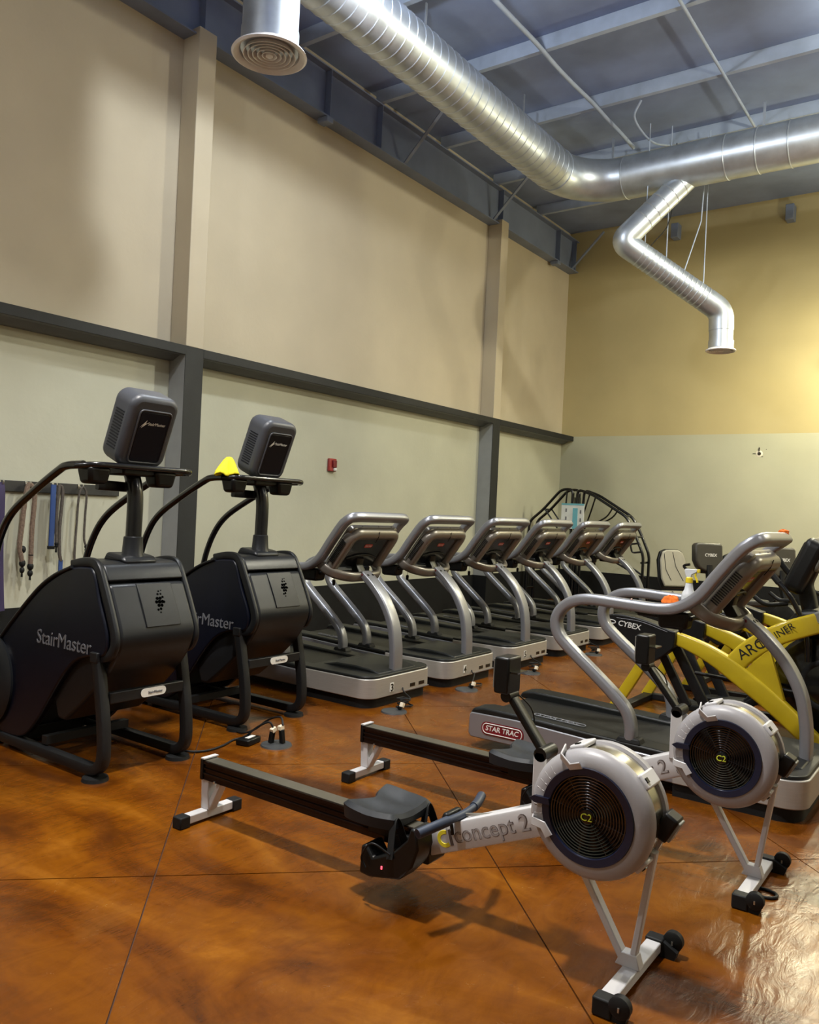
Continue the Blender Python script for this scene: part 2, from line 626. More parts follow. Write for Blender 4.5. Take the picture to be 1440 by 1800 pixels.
# roof: deck with purlins
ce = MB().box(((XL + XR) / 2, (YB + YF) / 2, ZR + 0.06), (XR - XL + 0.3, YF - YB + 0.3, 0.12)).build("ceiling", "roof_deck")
tag(ce, "dark blue grey roof deck with purlins", kind="structure")
for k in range(-8, 5):
    y = 8.44 + 1.545 * k
    if YB + 0.1 < y < YF - 0.1:
        L = XR - (XL + 0.1)
        b = MB().box(((XL + 0.1 + XR) / 2, y, 6.953), (L, 0.065, 0.006))
        b.box(((XL + 0.1 + XR) / 2, y - 0.03, 7.035), (L, 0.006, 0.165))
        b.box(((XL + 0.1 + XR) / 2, y + 0.015, 7.116), (L, 0.065, 0.006))
        b.build("purlin", "purlin_grey", ce)

# steel beam on top of the left wall
be = empty("ceiling_beam", (XL, (YB + YF) / 2, 6.33))
tag(be, "blue grey steel beam running along the top of the left wall", kind="structure")
LB = YF - YB - 0.03
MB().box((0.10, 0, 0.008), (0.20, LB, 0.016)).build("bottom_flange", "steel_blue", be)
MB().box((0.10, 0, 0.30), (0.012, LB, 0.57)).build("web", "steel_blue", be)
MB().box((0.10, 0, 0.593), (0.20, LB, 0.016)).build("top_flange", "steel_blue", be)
oy = (YB + YF) / 2
for y in (5.48, 7.42, 8.44, 11.70, 13.85, 14.55):
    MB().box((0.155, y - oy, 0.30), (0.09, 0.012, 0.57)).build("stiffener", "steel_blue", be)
for y in (7.40, 13.80):
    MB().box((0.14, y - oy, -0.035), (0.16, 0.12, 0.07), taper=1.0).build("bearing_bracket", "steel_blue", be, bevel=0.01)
for (y, dx) in ((9.0, 0.62), (11.45, 0.62), (14.45, 0.62)):
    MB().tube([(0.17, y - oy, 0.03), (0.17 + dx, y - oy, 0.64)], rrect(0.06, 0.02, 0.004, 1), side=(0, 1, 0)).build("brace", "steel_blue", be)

# pipes under the roof, running away from the viewer
tag(MB().tube([(-2.85, YB + 0.1, 6.92), (-2.85, 11.5, 6.92)], 0.018).build("ceiling_pipe", "purlin_grey"),
    "thin straight pale pipe under the roof right of the ducts", "pipe")
pp = []
yy = YB + 0.2
while yy < 11.4:
    pp.append((-4.43 + rnd.uniform(-0.015, 0.015), yy, 6.90 + rnd.uniform(-0.02, 0.02)))
    yy += 0.5
tag(MB().tube(spline(pp, 3), 0.026).build("ceiling_pipe", "purlin_grey"), "uneven pale pipe under the roof above the long duct run", "pipe")
tag(MB().tube(spline([(-3.9, 10.05, 6.94), (-4.02, 10.15, 6.80), (-4.02, 10.5, 6.72), (-4.05, 11.0, 6.80), (-4.0, 11.45, 6.93)], 5), 0.014).build("ceiling_cable", "purlin_grey"),
    "loose cable looped between two purlins above the duct elbow", "cable")

# ------------------------------------------------------------------ ducts
def duct(path, r, pitch=0.14, seam=0.006, n=28):
    """spiral-seamed round duct: resample and add a small raised lock seam every pitch"""
    P = [Vector(p) for p in path]
    d = [0.0]
    for i in range(1, len(P)):
        d.append(d[-1] + (P[i] - P[i - 1]).length)
    def at(s):
        for i in range(1, len(P)):
            if s <= d[i] or i == len(P) - 1:
                t = (s - d[i - 1]) / max(1e-9, d[i] - d[i - 1])
                return P[i - 1].lerp(P[i], min(1, t))
    ss = {0.0: 1.0, d[-1]: 1.0}
    k = pitch
    while pitch and k < d[-1] - 0.02:
        for off, v in ((-0.010, 1.0), (-0.004, 1 + seam / r), (0.004, 1 + seam / r), (0.010, 1.0)):
            ss[k + off] = v
        k += pitch
    for q in d:
        if all(abs(q - s) > 0.004 for s in ss):
            near = 1.0
            ss[q] = near
    keys = sorted(ss)
    return MB().tube([at(s) for s in keys], circ(r, n), scale=[ss[s] for s in keys])

DX, DZ, DY, DR = -5.12, 6.34, 10.88, 0.28
du = empty("air_duct", (DX, DY, DZ))
tag(du, "large galvanised round air duct with long run, elbow and hanging outlets", "air duct")
def rel(pts, o):
    return [Vector(p) - Vector(o) for p in pts]
O = (DX, DY, DZ)
duct(rel([(DX, YB + 0.3, DZ), (DX, DY - 0.75, DZ)], O), DR, 0.14).build("long_run", "galvanised", du)
el = [(DX, DY - 0.75, DZ)]
for k in range(1, 9):
    a = radians(90 * k / 8)
    el.append((DX + 0.75 * (1 - cos(a)), DY - 0.75 + 0.75 * sin(a), DZ))
duct(rel(el, O), DR, 0).build("elbow", "galvanised", du)
duct(rel([(DX + 0.75, DY, DZ), (DX + 2.1, DY, DZ)], O), DR + 0.004, 0).build("smooth_run", "galvanised", du)
duct(rel([(DX + 2.1, DY, DZ), (XR - 0.1, DY, DZ)], O), DR, 0.38, 0.008).build("cross_run", "galvanised", du)
for (x, y, ax) in ((DX + 0.75, DY, 'x'), (DX + 2.1, DY, 'x'), (DX, DY - 0.75, 'y')):
    MB().ring(DR + 0.004, 0.007, Vector((x, y, DZ)) - Vector(O), ax, 32).build("joint_band", "galvanised", du)
# vertical drop with round diffuser
TY = 4.80
dp = duct(rel([(DX, TY, DZ), (DX, TY, 5.52)], O), 0.235, 0, n=32).build("drop", "galvanised", du)
MB().lathe([(0.225, 0.17), (0.242, 0.165), (0.242, 0.0), (0.225, 0.0)], Vector((DX, TY, 5.39)) - Vector(O), 'z', 32).build("collar", "galvanised", du)
def diffuser(o, R, parent):
    o = Vector(o)
    df = MB().lathe([(R * 0.76, 0.05), (R * 0.80, 0.0), (R * 0.94, -0.025), (R, -0.015), (R * 0.97, 0.0), (R * 0.80, 0.02), (R * 0.76, 0.05)], o, 'z', 40, cap=False).build("diffuser", "diffuser_white", parent)
    for k in range(5):
        r = R * (0.70 - 0.125 * k)
        MB().lathe([(r, -0.022), (r - 0.028, 0.03), (r - 0.032, 0.03), (r - 0.006, -0.024), (r, -0.022)], o, 'z', 36, cap=False).build("diffuser_ring", "diffuser_white", df)
    MB().lathe([(0.0, -0.03), (0.03, -0.026), (0.035, 0.0), (0.0, 0.01)], o, 'z', 14).build("diffuser_hub", "diffuser_white", df)
    MB().lathe([(0.0, 0.055), (R * 0.76, 0.055), (R * 0.76, 0.06), (0, 0.06)], o, 'z', 32).build("diffuser_throat", "steel_blue", df)
diffuser(Vector((DX, TY, 5.37)) - Vector(O), 0.315, du)
# branch with its own outlet near the far wall
B0, B1, B2, B3 = V(-3.55, 10.93, 6.20), V(-4.26, 10.50, 5.33), V(-3.19, 11.51, 4.51), V(-3.18, 11.52, 4.02)
BR = 0.16
def seg(a, b, t0, t1):
    d = (b - a).normalized()
    return [a + d * t0, b - d * t1]
s1 = seg(B0, B1, 0.0, 0.24)
s2 = seg(B1, B2, 0.24, 0.26)
s3 = seg(B2, B3, 0.26, 0.0)
duct(rel(s1, O), BR, 0.16, 0.005, 24).build("branch_run", "galvanised", du)
duct(rel(fillet([s1[1] - (s1[1] - s1[0]).normalized() * 0.01, B1, s2[0] + (s2[1] - s2[0]).normalized() * 0.01], 0.24, 8), O), BR + 0.003, 0, n=24).build("branch_elbow", "galvanised", du)
duct(rel(s2, O), BR, 0.075, 0.005, 24).build("branch_run", "galvanised", du)
duct(rel(fillet([s2[1] - (s2[1] - s2[0]).normalized() * 0.01, B2, s3[0] - V(0, 0, 0.01)], 0.26, 8), O), BR + 0.003, 0, n=24).build("branch_elbow", "galvanised", du)
duct(rel(s3, O), BR - 0.003, 0, n=24).build("branch_drop", "galvanised", du)
MB().lathe([(BR + 0.006, 0.10), (BR + 0.006, 0.0), (BR - 0.01, 0.0), (BR - 0.01, 0.10)], B3 - V(0, 0, 0.02) - Vector(O), 'z', 28).build("collar", "galvanised", du)
diffuser(B3 - V(0, 0, 0.04) - Vector(O), 0.20, du)
mid = s2[0].lerp(s2[1], 0.42)
for (p, q) in ((s2[0].lerp(s2[1], 0.12), 0), (mid, 0), (s2[0].lerp(s2[1], 0.95), 0)):
    t = V(p.x, p.y, 6.95)
    MB().tube(rel([p + V(0, 0, BR * 0.8), t], O), 0.007).build("hanger_wire", "purlin_grey", du)
pa = s2[0].lerp(s2[1], 0.66)
MB().tube(rel([pa + V(0, 0, BR * 0.8), pa + V(0.18, 0.1, 0.85), pa + V(0.22, 0.12, 2.0)], O), 0.008).build("hanger_wire", "purlin_grey", du)
MB().tube(rel(spline([s2[0] + V(0.15, 0.15, 0.10), s2[0] + V(0.35, 0.3, 0.5), s2[0] + V(0.38, 0.32, 1.5)], 4), O), 0.006).build("hanger_wire", "rubber_black", du)
for x in (-4.6, -2.6, -0.6, 1.6):
    MB().box(Vector((x, DY, (6.95 + DZ + DR) / 2)) - Vector(O), (0.03, 0.012, 6.95 - DZ - DR)).build("hanger_strap", "galvanised", du)
for y in (0.0, 2.5, 7.0, 9.2):
    MB().box(Vector((DX, y, (6.95 + DZ + DR) / 2)) - Vector(O), (0.012, 0.03, 6.97 - DZ - DR)).build("hanger_strap", "galvanised", du)
# far-wall angle brackets under the roof edge
for k, x in enumerate((-4.9, -3.0)):
    tag(MB().box((x, YF - 0.10, 6.80), (0.13, 0.20, 0.26)).build("joist_bracket", "steel_blue", bevel=0.01),
        ["steel bracket on the far wall behind the branch duct", "steel bracket on the far wall right of the branch duct"][k], "bracket")

# ------------------------------------------------------------------ high-bay lamps (all above the picture, two added for fill)
for k, (lx, ly, lz, lw, lb, lc, lsp) in enumerate(LAMPS):
    la = empty("high_bay_lamp", (lx, ly, lz))
    tag(la, ["bell shaped high bay lamp over the rowing machines", "bell shaped high bay lamp nearest the far corner", "bell shaped high bay lamp above the arc trainers",
             "bell shaped high bay lamp farthest to the right", "added bell shaped fill lamp right of the viewer", "bell shaped high bay lamp beside the long duct run", "added bell shaped fill lamp behind the viewer"][k], "lamp", "high bay lamps under the roof")
    MB().lathe([(0.27, 0.0), (0.275, 0.01), (0.22, 0.12), (0.13, 0.26), (0.12, 0.27), (0.21, 0.12), (0.262, 0.0)], (0, 0, 0), 'z', 28, cap=False).build("reflector", "galvanised", la)
    MB().lathe([(0.12, 0.26), (0.12, 0.44), (0.09, 0.48), (0.0, 0.48)], (0, 0, 0), 'z', 20).build("ballast_housing", "steel_blue", la)
    MB().tube([(0, 0, 0.47), (0, 0, 6.96 - lz if abs((ly - 8.44) / 1.545 - round((ly - 8.44) / 1.545)) < 0.02 else ZR - lz)], 0.012).build("hanging_rod", "purlin_grey", la)
    MB().lathe([(0.0, 0.012), (0.25, 0.012), (0.25, 0.02), (0.0, 0.02)], (0, 0, 0), 'z', 24).build("lens", "lens_glow", la)

# ================================================================== TREADMILL  (x forward, rear at 0)
def make_treadmill():
    root = empty("treadmill", (0, 0, 0))
    RP = [(1.12, 0.265), (1.12, 0.34), (1.09, 0.43), (1.01, 0.515), (0.87, 0.63), (0.71, 0.755), (0.62, 0.84), (0.595, 0.93), (0.63, 1.01), (0.71, 1.068),
          (0.83, 1.09), (1.08, 1.081), (1.27, 1.077), (1.38, 1.10), (1.485, 1.17), (1.585, 1.30), (1.675, 1.415), (1.725, 1.47)]
    ry = 0.385
    near = [V(x, -ry, z) for x, z in RP]
    far = [V(x, ry, z) for x, z in RP][::-1]
    rail = spline(near, 5)
    top = fillet([rail[-1], V(1.785, -ry + 0.01, 1.515), V(1.805, -ry + 0.10, 1.522), V(1.805, ry - 0.10, 1.522), V(1.785, ry - 0.01, 1.515), V(RP[-1][0], ry, RP[-1][1])], 0.07, 6)
    path = rail + top[1:-1] + spline(far, 5)
    MB().tube(path, rrect(0.088, 0.068, 0.022, 4)).build("handrail", "silver", root)
    for s in (-1, 1):
        MB().box((1.12, s * ry, 0.265), (0.16, 0.10, 0.035), taper=0.8).build("rail_boot", "rubber_black", root, bevel=0.008)
    # lower loop carrying the console
    lp = fillet([(1.42, -0.36, 1.145), (1.53, -0.34, 1.05), (1.64, -0.20, 1.005), (1.64, 0.20, 1.005), (1.53, 0.34, 1.05), (1.42, 0.36, 1.145)], [0, 0.08, 0.16, 0.16, 0.08, 0], 6)
    MB().tube(lp, rrect(0.085, 0.052, 0.024, 3)).build("console_loop", "console_silver", root)
    # central front upright
    up = spline([(1.655, 0, 1.035), (1.78, 0, 0.935), (1.90, 0, 0.80), (1.985, 0, 0.64), (2.02, 0, 0.48), (2.03, 0, 0.34), (2.03, 0, 0.23)], 5)
    u = MB().tube(up, rrect(0.125, 0.06, 0.014, 3), side=(0, 1, 0)).build("front_upright", "silver", root)
    for s in (-1, 1):
        MB().lathe([(0.011, 0.0), (0.011, 0.006), (0.0, 0.007)], (0, 0, 0), 'z', 10).build("bolt", "plastic_black", u, loc=(1.718, s * 0.032, 1.022)).rotation_euler = (0, radians(40), 0)
    MB().box((1.655, 0, 1.025), (0.06, 0.13, 0.02)).build("upright_bracket", "badge_red", root, bevel=0.004)
    # console: tilted slab inside the hoop
    M = frame((1.50, 0, 1.115), (0, 1, 0), (0.60, 0, 0.80))   # u along y, v up the slope, n towards the front
    W, H = 0.292, 0.392
    cs = MB()
    cs.frame_prism(rrect(2 * W + 0.06, H + 0.03, 0.05, 4), M @ Matrix.Translation((0, H / 2, 0)), -0.03, 0.03)
    shell = cs.build("console_body", "console_silver", root, bevel=0.012)
    upath = fillet([M @ V(-W, 0.0, 0.035), M @ V(-W, H - 0.03, 0.035), M @ V(W, H - 0.03, 0.035), M @ V(W, 0.0, 0.035)], 0.085, 6)
    MB().tube(upath, rrect(0.105, 0.100, 0.042, 4), side=tuple((M.to_3x3() @ V(0, 0, 1)))).build("console_rim", "console_silver", root)
    MB().frame_prism([(-0.24, 0.0), (0.24, 0.0), (0.24, 0.315), (-0.24, 0.315)], M, 0.03, 0.05).build("back_panel", "screen_dark", root)
    lg = MB().frame_prism(rrect(0.105, 0.036, 0.012, 3), M @ Matrix.Translation((0, 0.235, 0)), 0.05, 0.053).build("logo_badge", "logo_red", root)
    lettering("STAR TRAC", "letter_white", lg, M @ V(0, 0.235, 0.0535), (0, 1, 0), (0.6, 0, 0.8), width=0.085, depth=0.0006)
    MB().frame_prism(rrect(0.46, 0.27, 0.02, 3), M @ Matrix.Translation((0, 0.19, 0)), -0.036, -0.03).build("display", "gloss_black", root)
    MB().tube(spline([M @ V(-0.2, 0.10, 0.055), M @ V(-0.08, 0.135, 0.06), M @ V(0.08, 0.135, 0.06), M @ V(0.2, 0.10, 0.055)], 5), 0.008).build("back_ridge", "deck_black", root)
    vb = MB()
    for k in range(16):
        p = M @ V(-W - 0.054, 0.06 + k * 0.0145, 0.035)
        vb.box(p, (0.006, 0.008, 0.05), Matrix.Rotation(radians(36.9), 3, 'Y') @ Matrix.Rotation(radians(90), 3, 'Y'))
    vb.build("vent_slots", "plastic_black", root)
    for x in (-0.2, 0.02, 0.2):
        MB().lathe([(0.006, 0), (0.006, 0.004), (0, 0.004)], (0, 0, 0), 'z', 8).build("screw", "plastic_black", root, loc=M @ V(x, H + 0.03, 0.02))
    sm = MB().frame_prism([(-0.23, H + 0.0), (0, H + 0.0)], M, 0, 0) if False else None
    MB().tube([M @ V(0.01, H - 0.09, 0.088), M @ V(0.0, H - 0.03, 0.0895), M @ V(-0.01, H + 0.02, 0.075)], 0.003).build("rim_seam", "plastic_black", root)
    # neck between loop and panel
    MB().tube([(1.60, 0, 1.03), (1.56, 0, 1.10), (1.575, 0, 1.165)], rrect(0.10, 0.07, 0.012, 2), side=(0, 1, 0)).build("console_neck", "deck_black", root)
    # cup holders and tray under the rails
    for s in (-1, 1):
        MB().box((1.33, s * 0.30, 1.015), (0.17, 0.12, 0.11), taper=1.15).build("cup_holder", "plastic_black", root, bevel=0.02)
    MB().box((1.27, 0, 1.03), (0.34, 0.66, 0.03)).build("console_tray", "plastic_black", root, bevel=0.012)
    MB().tube([(1.10, -0.33, 1.045), (1.24, 0, 1.055), (1.10, 0.33, 1.045)], 0.016).build("front_grip", "rubber_black", root)
    MB().tube([(1.26, 0.06, 1.02), (1.255, 0.06, 0.94)], 0.002).build("safety_cord", "plastic_black", root)
    MB().lathe([(0.0, 0.0), (0.014, 0.01), (0.016, 0.05), (0.0, 0.06)], (1.255, 0.06, 0.885), 'z', 10).build("safety_key", "plastic_black", root)
    # base
    for s in (-1, 1):
        pr = [(0.02, 0.075), (0.0, 0.10), (0.004, 0.225), (0.02, 0.245), (0.36, 0.250), (1.10, 0.215), (1.45, 0.205), (1.45, 0.075)]
        a, b = (-0.44, -0.405) if s < 0 else (0.405, 0.44)
        MB().prism(pr, a, b, 'xz').build("side_panel", "silver", root, bevel=0.008)
        # foot rail
        fr = [(0.012, 0.246), (0.03, 0.272), (0.12, 0.287), (0.40, 0.282), (1.12, 0.255), (1.50, 0.243), (1.50, 0.205), (0.012, 0.225)]
        a, b = (-0.435, -0.275) if s < 0 else (0.275, 0.435)
        MB().prism(fr, a, b, 'xz').build("foot_rail", "deck_black", root, bevel=0.014, seg=3)
    MB().prism([(0.05, 0.16), (0.03, 0.185), (0.04, 0.215), (0.08, 0.236), (1.62, 0.225), (1.62, 0.18), (0.1, 0.15)], -0.28, 0.28, 'xz').build("belt", "belt", root)
    MB().box((0.75, 0, 0.13), (1.3, 0.80, 0.10)).build("frame", "rubber_black", root)
    # front skirt with rounded corners
    def plan(x0, x1, w, r):
        p = [(x0, -w), (x0, w)]
        q = []
        for k in range(9):
            a = radians(90 - 90 * k / 8)
            q.append((x1 - r + r * cos(a), w - r + r * sin(a)))
        for k in range(9):
            a = radians(-90 * k / 8)
            q.append((x1 - r + r * cos(a), -w + r + r * sin(a)))
        return p + q
    sk = MB()
    sk.prism(plan(1.40, 2.115, 0.452, 0.13), 0.078, 0.236, 'xy')
    skirt = sk.build("front_skirt", "silver_brushed", root, bevel=0.006)
    MB().prism(plan(1.40, 2.085, 0.43, 0.12), 0.0, 0.082, 'xy').build("plinth", "rubber_black", root)
    MB().prism(plan(1.395, 2.105, 0.446, 0.13), 0.234, 0.258, 'xy').build("hood_edge", "deck_black", root, bevel=0.01, seg=3)
    hd = MB()
    hp = [(1.40, 0.236), (1.46, 0.262), (1.60, 0.288), (1.80, 0.292), (1.96, 0.282), (2.06, 0.262), (2.06, 0.236)]
    hd.prism(hp, -0.26, 0.26, 'xz')
    hd.build("motor_hood", "deck_black", root, bevel=0.02, seg=3)
    for (y, w) in ((0.14, 0.075), (0.27, 0.085)):
        MB().box((2.113, y, 0.125), (0.008, w, 0.032)).build("power_socket", "gloss_black", skirt, bevel=0.003)
    MB().box((2.112, 0.20, 0.088), (0.012, 0.36, 0.008)).build("skirt_lip", "silver", skirt)
    # side badge
    for s in (-1, 1):
        dirx = (1, 0, 0) if s < 0 else (-1, 0, 0)
        Mb = frame((0.265, s * 0.4415, 0.156), dirx, (0, 0, 1))
        b0 = MB().frame_prism(rrect(0.32, 0.088, 0.040, 5), Mb, 0, 0.002).build("side_badge", "badge_red", root)
        MB().tube([Mb @ V(u, v, 0.003) for u, v in rrect(0.295, 0.066, 0.031, 5)], 0.0032, closed=True).build("badge_outline", "letter_white", b0)
        lettering("STAR TRAC", "letter_white", b0, Mb @ V(0, 0.004, 0.003), dirx, (0, 0, 1), width=0.25, bold=0.012, shear=0.15)
    Md = frame((0.62, -0.325, 0.2785), (1, 0, -0.035), (0, 1, 0))
    pl = MB().tube([Md @ V(u, v, 0.001) for u, v in rrect(0.36, 0.05, 0.024, 4)], 0.003, closed=True).build("deck_badge", "letter_grey", root)
    lettering("STAR TRAC", "letter_grey", pl, Md @ V(0, 0, 0.002), (1, 0, -0.035), (0, 1, 0), width=0.30)
    return root

tm = make_treadmill()
index_kids(tm)
TM_Y = [5.54, 6.67, 7.86, 9.01, 10.20, 11.40]
TM_L = ["silver treadmill numbered 3, nearest in the row along the left wall",
        "silver treadmill numbered 4, second in the row along the left wall",
        "silver treadmill numbered 5, third in the row along the left wall",
        "silver treadmill numbered 6, fourth in the row along the left wall",
        "silver treadmill, fifth in the row along the left wall",
        "silver treadmill at the far end of the row, before the stretching frame"]
fg = copy_tree(tm)
fg.location = (-2.89, 5.255, 0)
tag(fg, "single silver treadmill standing behind the rowing machines, spray bottle on it", "treadmill", "silver treadmills")
TMS = []
for k, y in enumerate(TM_Y):
    o = tm if k == 0 else copy_tree(tm)
    TMS.append(o)
    o.location = (-6.09, y, 0)
    tag(o, TM_L[k], "treadmill", "silver treadmills")
    if k < 4:
        d = MB().box((2.117, -0.155, 0.145), (0.004, 0.048, 0.07)).build("number_sticker", "letter_white", o)
        lettering(str(3 + k), "letter_black", d, (2.1195, -0.155, 0.145), (0, 1, 0), (0, 0, 1), size=0.085, bold=0.02)
# clamp band on the near handrail of the single treadmill
MB().ring(0.036, 0.005, (1.085, -0.385, 1.081), 'x', 20).build("clamp_band", "badge_red", fg)

# ================================================================== STAIR CLIMBER (x forward)
def make_climber():
    root = empty("stair_climber", (0, 0, 0))
    yl = 0.285
    for s in (-1, 1):
        p = fillet([(-0.045, s * yl, 0.70), (0.045, s * yl, 0.30), (0.055, s * yl, 0.055), (-1.20, s * yl, 0.055)], [0, 0.2, 0.17, 0], 8)
        f = MB().tube(p, rrect(0.062, 0.062, 0.012, 2), side=(0, 1, 0)).build("frame_leg", "frame_black", root)
        MB().box((-0.04, s * yl, 0.69), (0.068, 0.068, 0.06)).build("leg_cap", "frame_black", f, bevel=0.006)
        MB().lathe([(0.0, 0.0), (0.075, 0.0), (0.07, 0.02), (0.0, 0.028)], (-0.02, s * yl, 0.0), 'z', 18).build("foot_pad", "rubber_black", f)
        MB().lathe([(0.0, 0.0), (0.06, 0.0), (0.055, 0.02), (0.0, 0.028)], (-1.12, s * yl, 0.0), 'z', 14).build("foot_pad", "rubber_black", f)
    cb = MB().box((0.02, 0, 0.462), (0.045, 2 * yl - 0.06, 0.065)).build("front_crossbar", "frame_black", root, bevel=0.006)
    Mb = frame((0.0435, 0.035, 0.462), (0, 1, 0), (0, 0, 1))
    bd = MB().frame_prism(rrect(0.175, 0.05, 0.024, 5), Mb, 0, 0.004).build("maker_badge", "letter_white", cb)
    lettering("StairMaster", "letter_grey", bd, Mb @ V(0.012, 0, 0.005), (0, 1, 0), (0, 0, 1), width=0.10)
    MB().box((-1.0, 0, 0.055), (0.06, 2 * yl, 0.06)).build("rear_crossbar", "frame_black", root)
    MB().box((-0.55, 0, 0.12), (0.05, 2 * yl, 0.05)).build("mid_crossbar", "frame_black", root)
    # front shroud
    fr = [(-0.12, 1.222), (-0.07, 1.205), (-0.035, 1.16), (-0.005, 1.10), (0.04, 1.01), (0.085, 0.92), (0.115, 0.85), (0.122, 0.80), (0.105, 0.735), (0.06, 0.66), (0.0, 0.585), (-0.08, 0.505), (-0.22, 0.385), (-0.38, 0.26)]
    frs = [(p.x, p.z) for p in spline([(x, 0, z) for x, z in fr], 4)]
    lo = [p for p in frs if p[1] <= 1.108]
    hi = [p for p in frs if p[1] >= 1.114]
    MB().prism(lo + [(-0.46, 0.26), (-0.60, 0.6), (-0.30, 1.108)], -0.262, 0.262, 'xz').build("front_shroud", "shroud_grey", root, bevel=0.02, seg=3, angle=30)
    MB().prism([(-0.42, 1.175), (-0.30, 1.225)] + hi + [(-0.32, 1.114)], -0.262, 0.262, 'xz').build("shroud_cap", "shroud_grey", root, bevel=0.02, seg=3, angle=30)
    # raised centre panel of the shroud with punched dots
    pts = [(0.0 - 0.006, 1.095), (0.04, 1.01), (0.085, 0.92), (0.113, 0.855)]
    outer = [(x + 0.007, z + 0.003) for x, z in pts]
    cp = MB().prism(outer + [(x - 0.02, z) for x, z in pts[::-1]], -0.085, 0.155, 'xz').build("centre_panel", "shroud_dark", root, bevel=0.003)
    dots = [(0, 3, .5), (-.5, 2.2, .7), (.5, 2.2, .6), (-1, 1, 1), (0, 1, 1), (-1.5, 0, 1), (-.5, 0, 1.2), (.5, 0, 1), (-1, -1, 1), (0, -1, 1), (-.6, -2, .8), (-1.5, -2.2, .7), (-.9, -3, .5), (.9, 3.2, .4), (1, -.1, .8), (.9, 1.3, .7)]
    db = MB()
    for (a, b, r) in dots:
        z = 0.992 + b * 0.0195
        for q in range(3):
            (xa, za), (xb, zb) = outer[q], outer[q + 1]
            if zb <= z <= za or q == 2:
                x = xa + (xb - xa) * (za - z) / (za - zb)
                up_ = V(xa - xb, 0, za - zb)
                break
        Mf = frame((x, 0.05 + a * 0.021, z), (0, 1, 0), up_)
        db.frame_prism(circ(0.0105 * r, 8), Mf, -0.004, 0.0015)
    db.build("panel_dots", "hole_black", cp)
    # side panels
    side = [(-0.13, 1.19), (-0.31, 1.175), (-0.50, 1.10), (-0.69, 0.985), (-1.0, 0.725), (-1.12, 0.58), (-1.16, 0.40), (-1.14, 0.20), (-1.08, 0.09), (-0.80, 0.09),
            (-0.64, 0.20), (-0.50, 0.37), (-0.37, 0.53), (-0.25, 0.635), (-0.12, 0.68), (0.02, 0.70), (0.055, 0.76), (0.045, 0.85), (-0.03, 1.0), (-0.09, 1.15)]
    sd = [(p.x, p.z) for p in spline([(x, 0, z) for x, z in side] + [(side[0][0], 0, side[0][1])], 3)][:-1]
    for s in (-1, 1):
        a, b = (-0.302, -0.255) if s < 0 else (0.255, 0.302)
        pn = MB().prism(sd, a, b, 'xz').build("side_panel", "navy_panel", root, bevel=0.012, seg=3, angle=30)
        dirx = (1, 0, 0) if s < 0 else (-1, 0, 0)
        lettering("StairMaster", "letter_grey", pn, (-0.365, s * 0.304, 0.738), dirx, (0, 0, 1), width=0.56, bold=0.0, shear=0.05)
        tr = spline([(-0.34, s * 0.276, 1.19), (-0.20, s * 0.276, 1.215), (-0.10, s * 0.276, 1.20), (-0.03, s * 0.276, 1.09), (0.05, s * 0.276, 0.93), (0.095, s * 0.276, 0.82), (0.09, s * 0.276, 0.75), (0.04, s * 0.276, 0.70), (-0.10, s * 0.276, 0.675)], 5)
        MB().tube(tr, rrect(0.036, 0.056, 0.012, 2), side=(0, 1, 0)).build("side_trim", "shroud_dark", root)
        ed = spline([(-0.31, s * 0.29, 1.18), (-0.50, s * 0.29, 1.11), (-0.69, s * 0.29, 0.995), (-1.0, s * 0.29, 0.735), (-1.13, s * 0.29, 0.585), (-1.17, s * 0.29, 0.40)], 5)
        MB().tube(ed, rrect(0.05, 0.02, 0.008, 2), side=(0, 1, 0)).build("edge_moulding", "shroud_dark", root)
        MB().lathe([(0.0, 0.0), (0.27, 0.0), (0.30, s * 0.012), (0.31, s * 0.05), (0.27, s * 0.075), (0.22, s * 0.08), (0.20, s * 0.06), (0.0, s * 0.06)], (-1.20, s * 0.27, 0.40), 'y', 36).build("step_cover", "shroud_grey", root)
    # revolving steps at the rear
    for k in range(5):
        x, z = -0.48 - 0.15 * k, 0.90 - 0.20 * k
        st = MB().box((x - 0.05, 0, z), (0.24, 0.49, 0.03)).build("step", "rubber_black", root, bevel=0.006)
        MB().box((x + 0.065, 0, z - 0.08), (0.012, 0.49, 0.15)).build("step_riser", "shroud_dark", st)
    # mast
    ms = spline([(-0.17, 0, 1.20), (-0.165, 0, 1.40), (-0.165, 0, 1.60), (-0.20, 0, 1.72), (-0.24, 0, 1.775)], 5)
    MB().tube(ms, circ(0.047, 18)).build("mast", "tube_black", root)
    MB().lathe([(0.11, -0.04), (0.085, 0.02), (0.062, 0.06), (0.055, 0.16), (0.05, 0.165), (0.0, 0.165)], (-0.168, 0, 1.20), 'z', 20).build("mast_collar", "shroud_grey", root)
    MB().prism([(-0.30, 1.21), (-0.07, 1.21), (-0.10, 1.25), (-0.26, 1.27)], -0.12, 0.12, 'xz').build("mast_base", "shroud_grey", root, bevel=0.02, seg=3)
    # tray, cups
    ty = 0.36
    tray = MB().tube(fillet([(-0.20, -ty, 1.768), (-0.12, -ty + 0.05, 1.776), (-0.12, ty - 0.04, 1.776), (-0.18, ty, 1.77)], 0.05, 4), rrect(0.10, 0.034, 0.014, 3), side=(1, 0, 0)).build("console_tray", "tube_black", root)
    MB().box((-0.22, 0, 1.752), (0.20, 0.24, 0.05)).build("tray_plate", "plastic_black", root, bevel=0.012)
    for (y, w) in ((-0.285, 0.15), (0.17, 0.16)):
        MB().box((-0.16, y, 1.715), (0.14, w, 0.10), Matrix.Rotation(pi, 3, 'X'), taper=0.78).build("cup_holder", "plastic_black", root, bevel=0.022, seg=3)
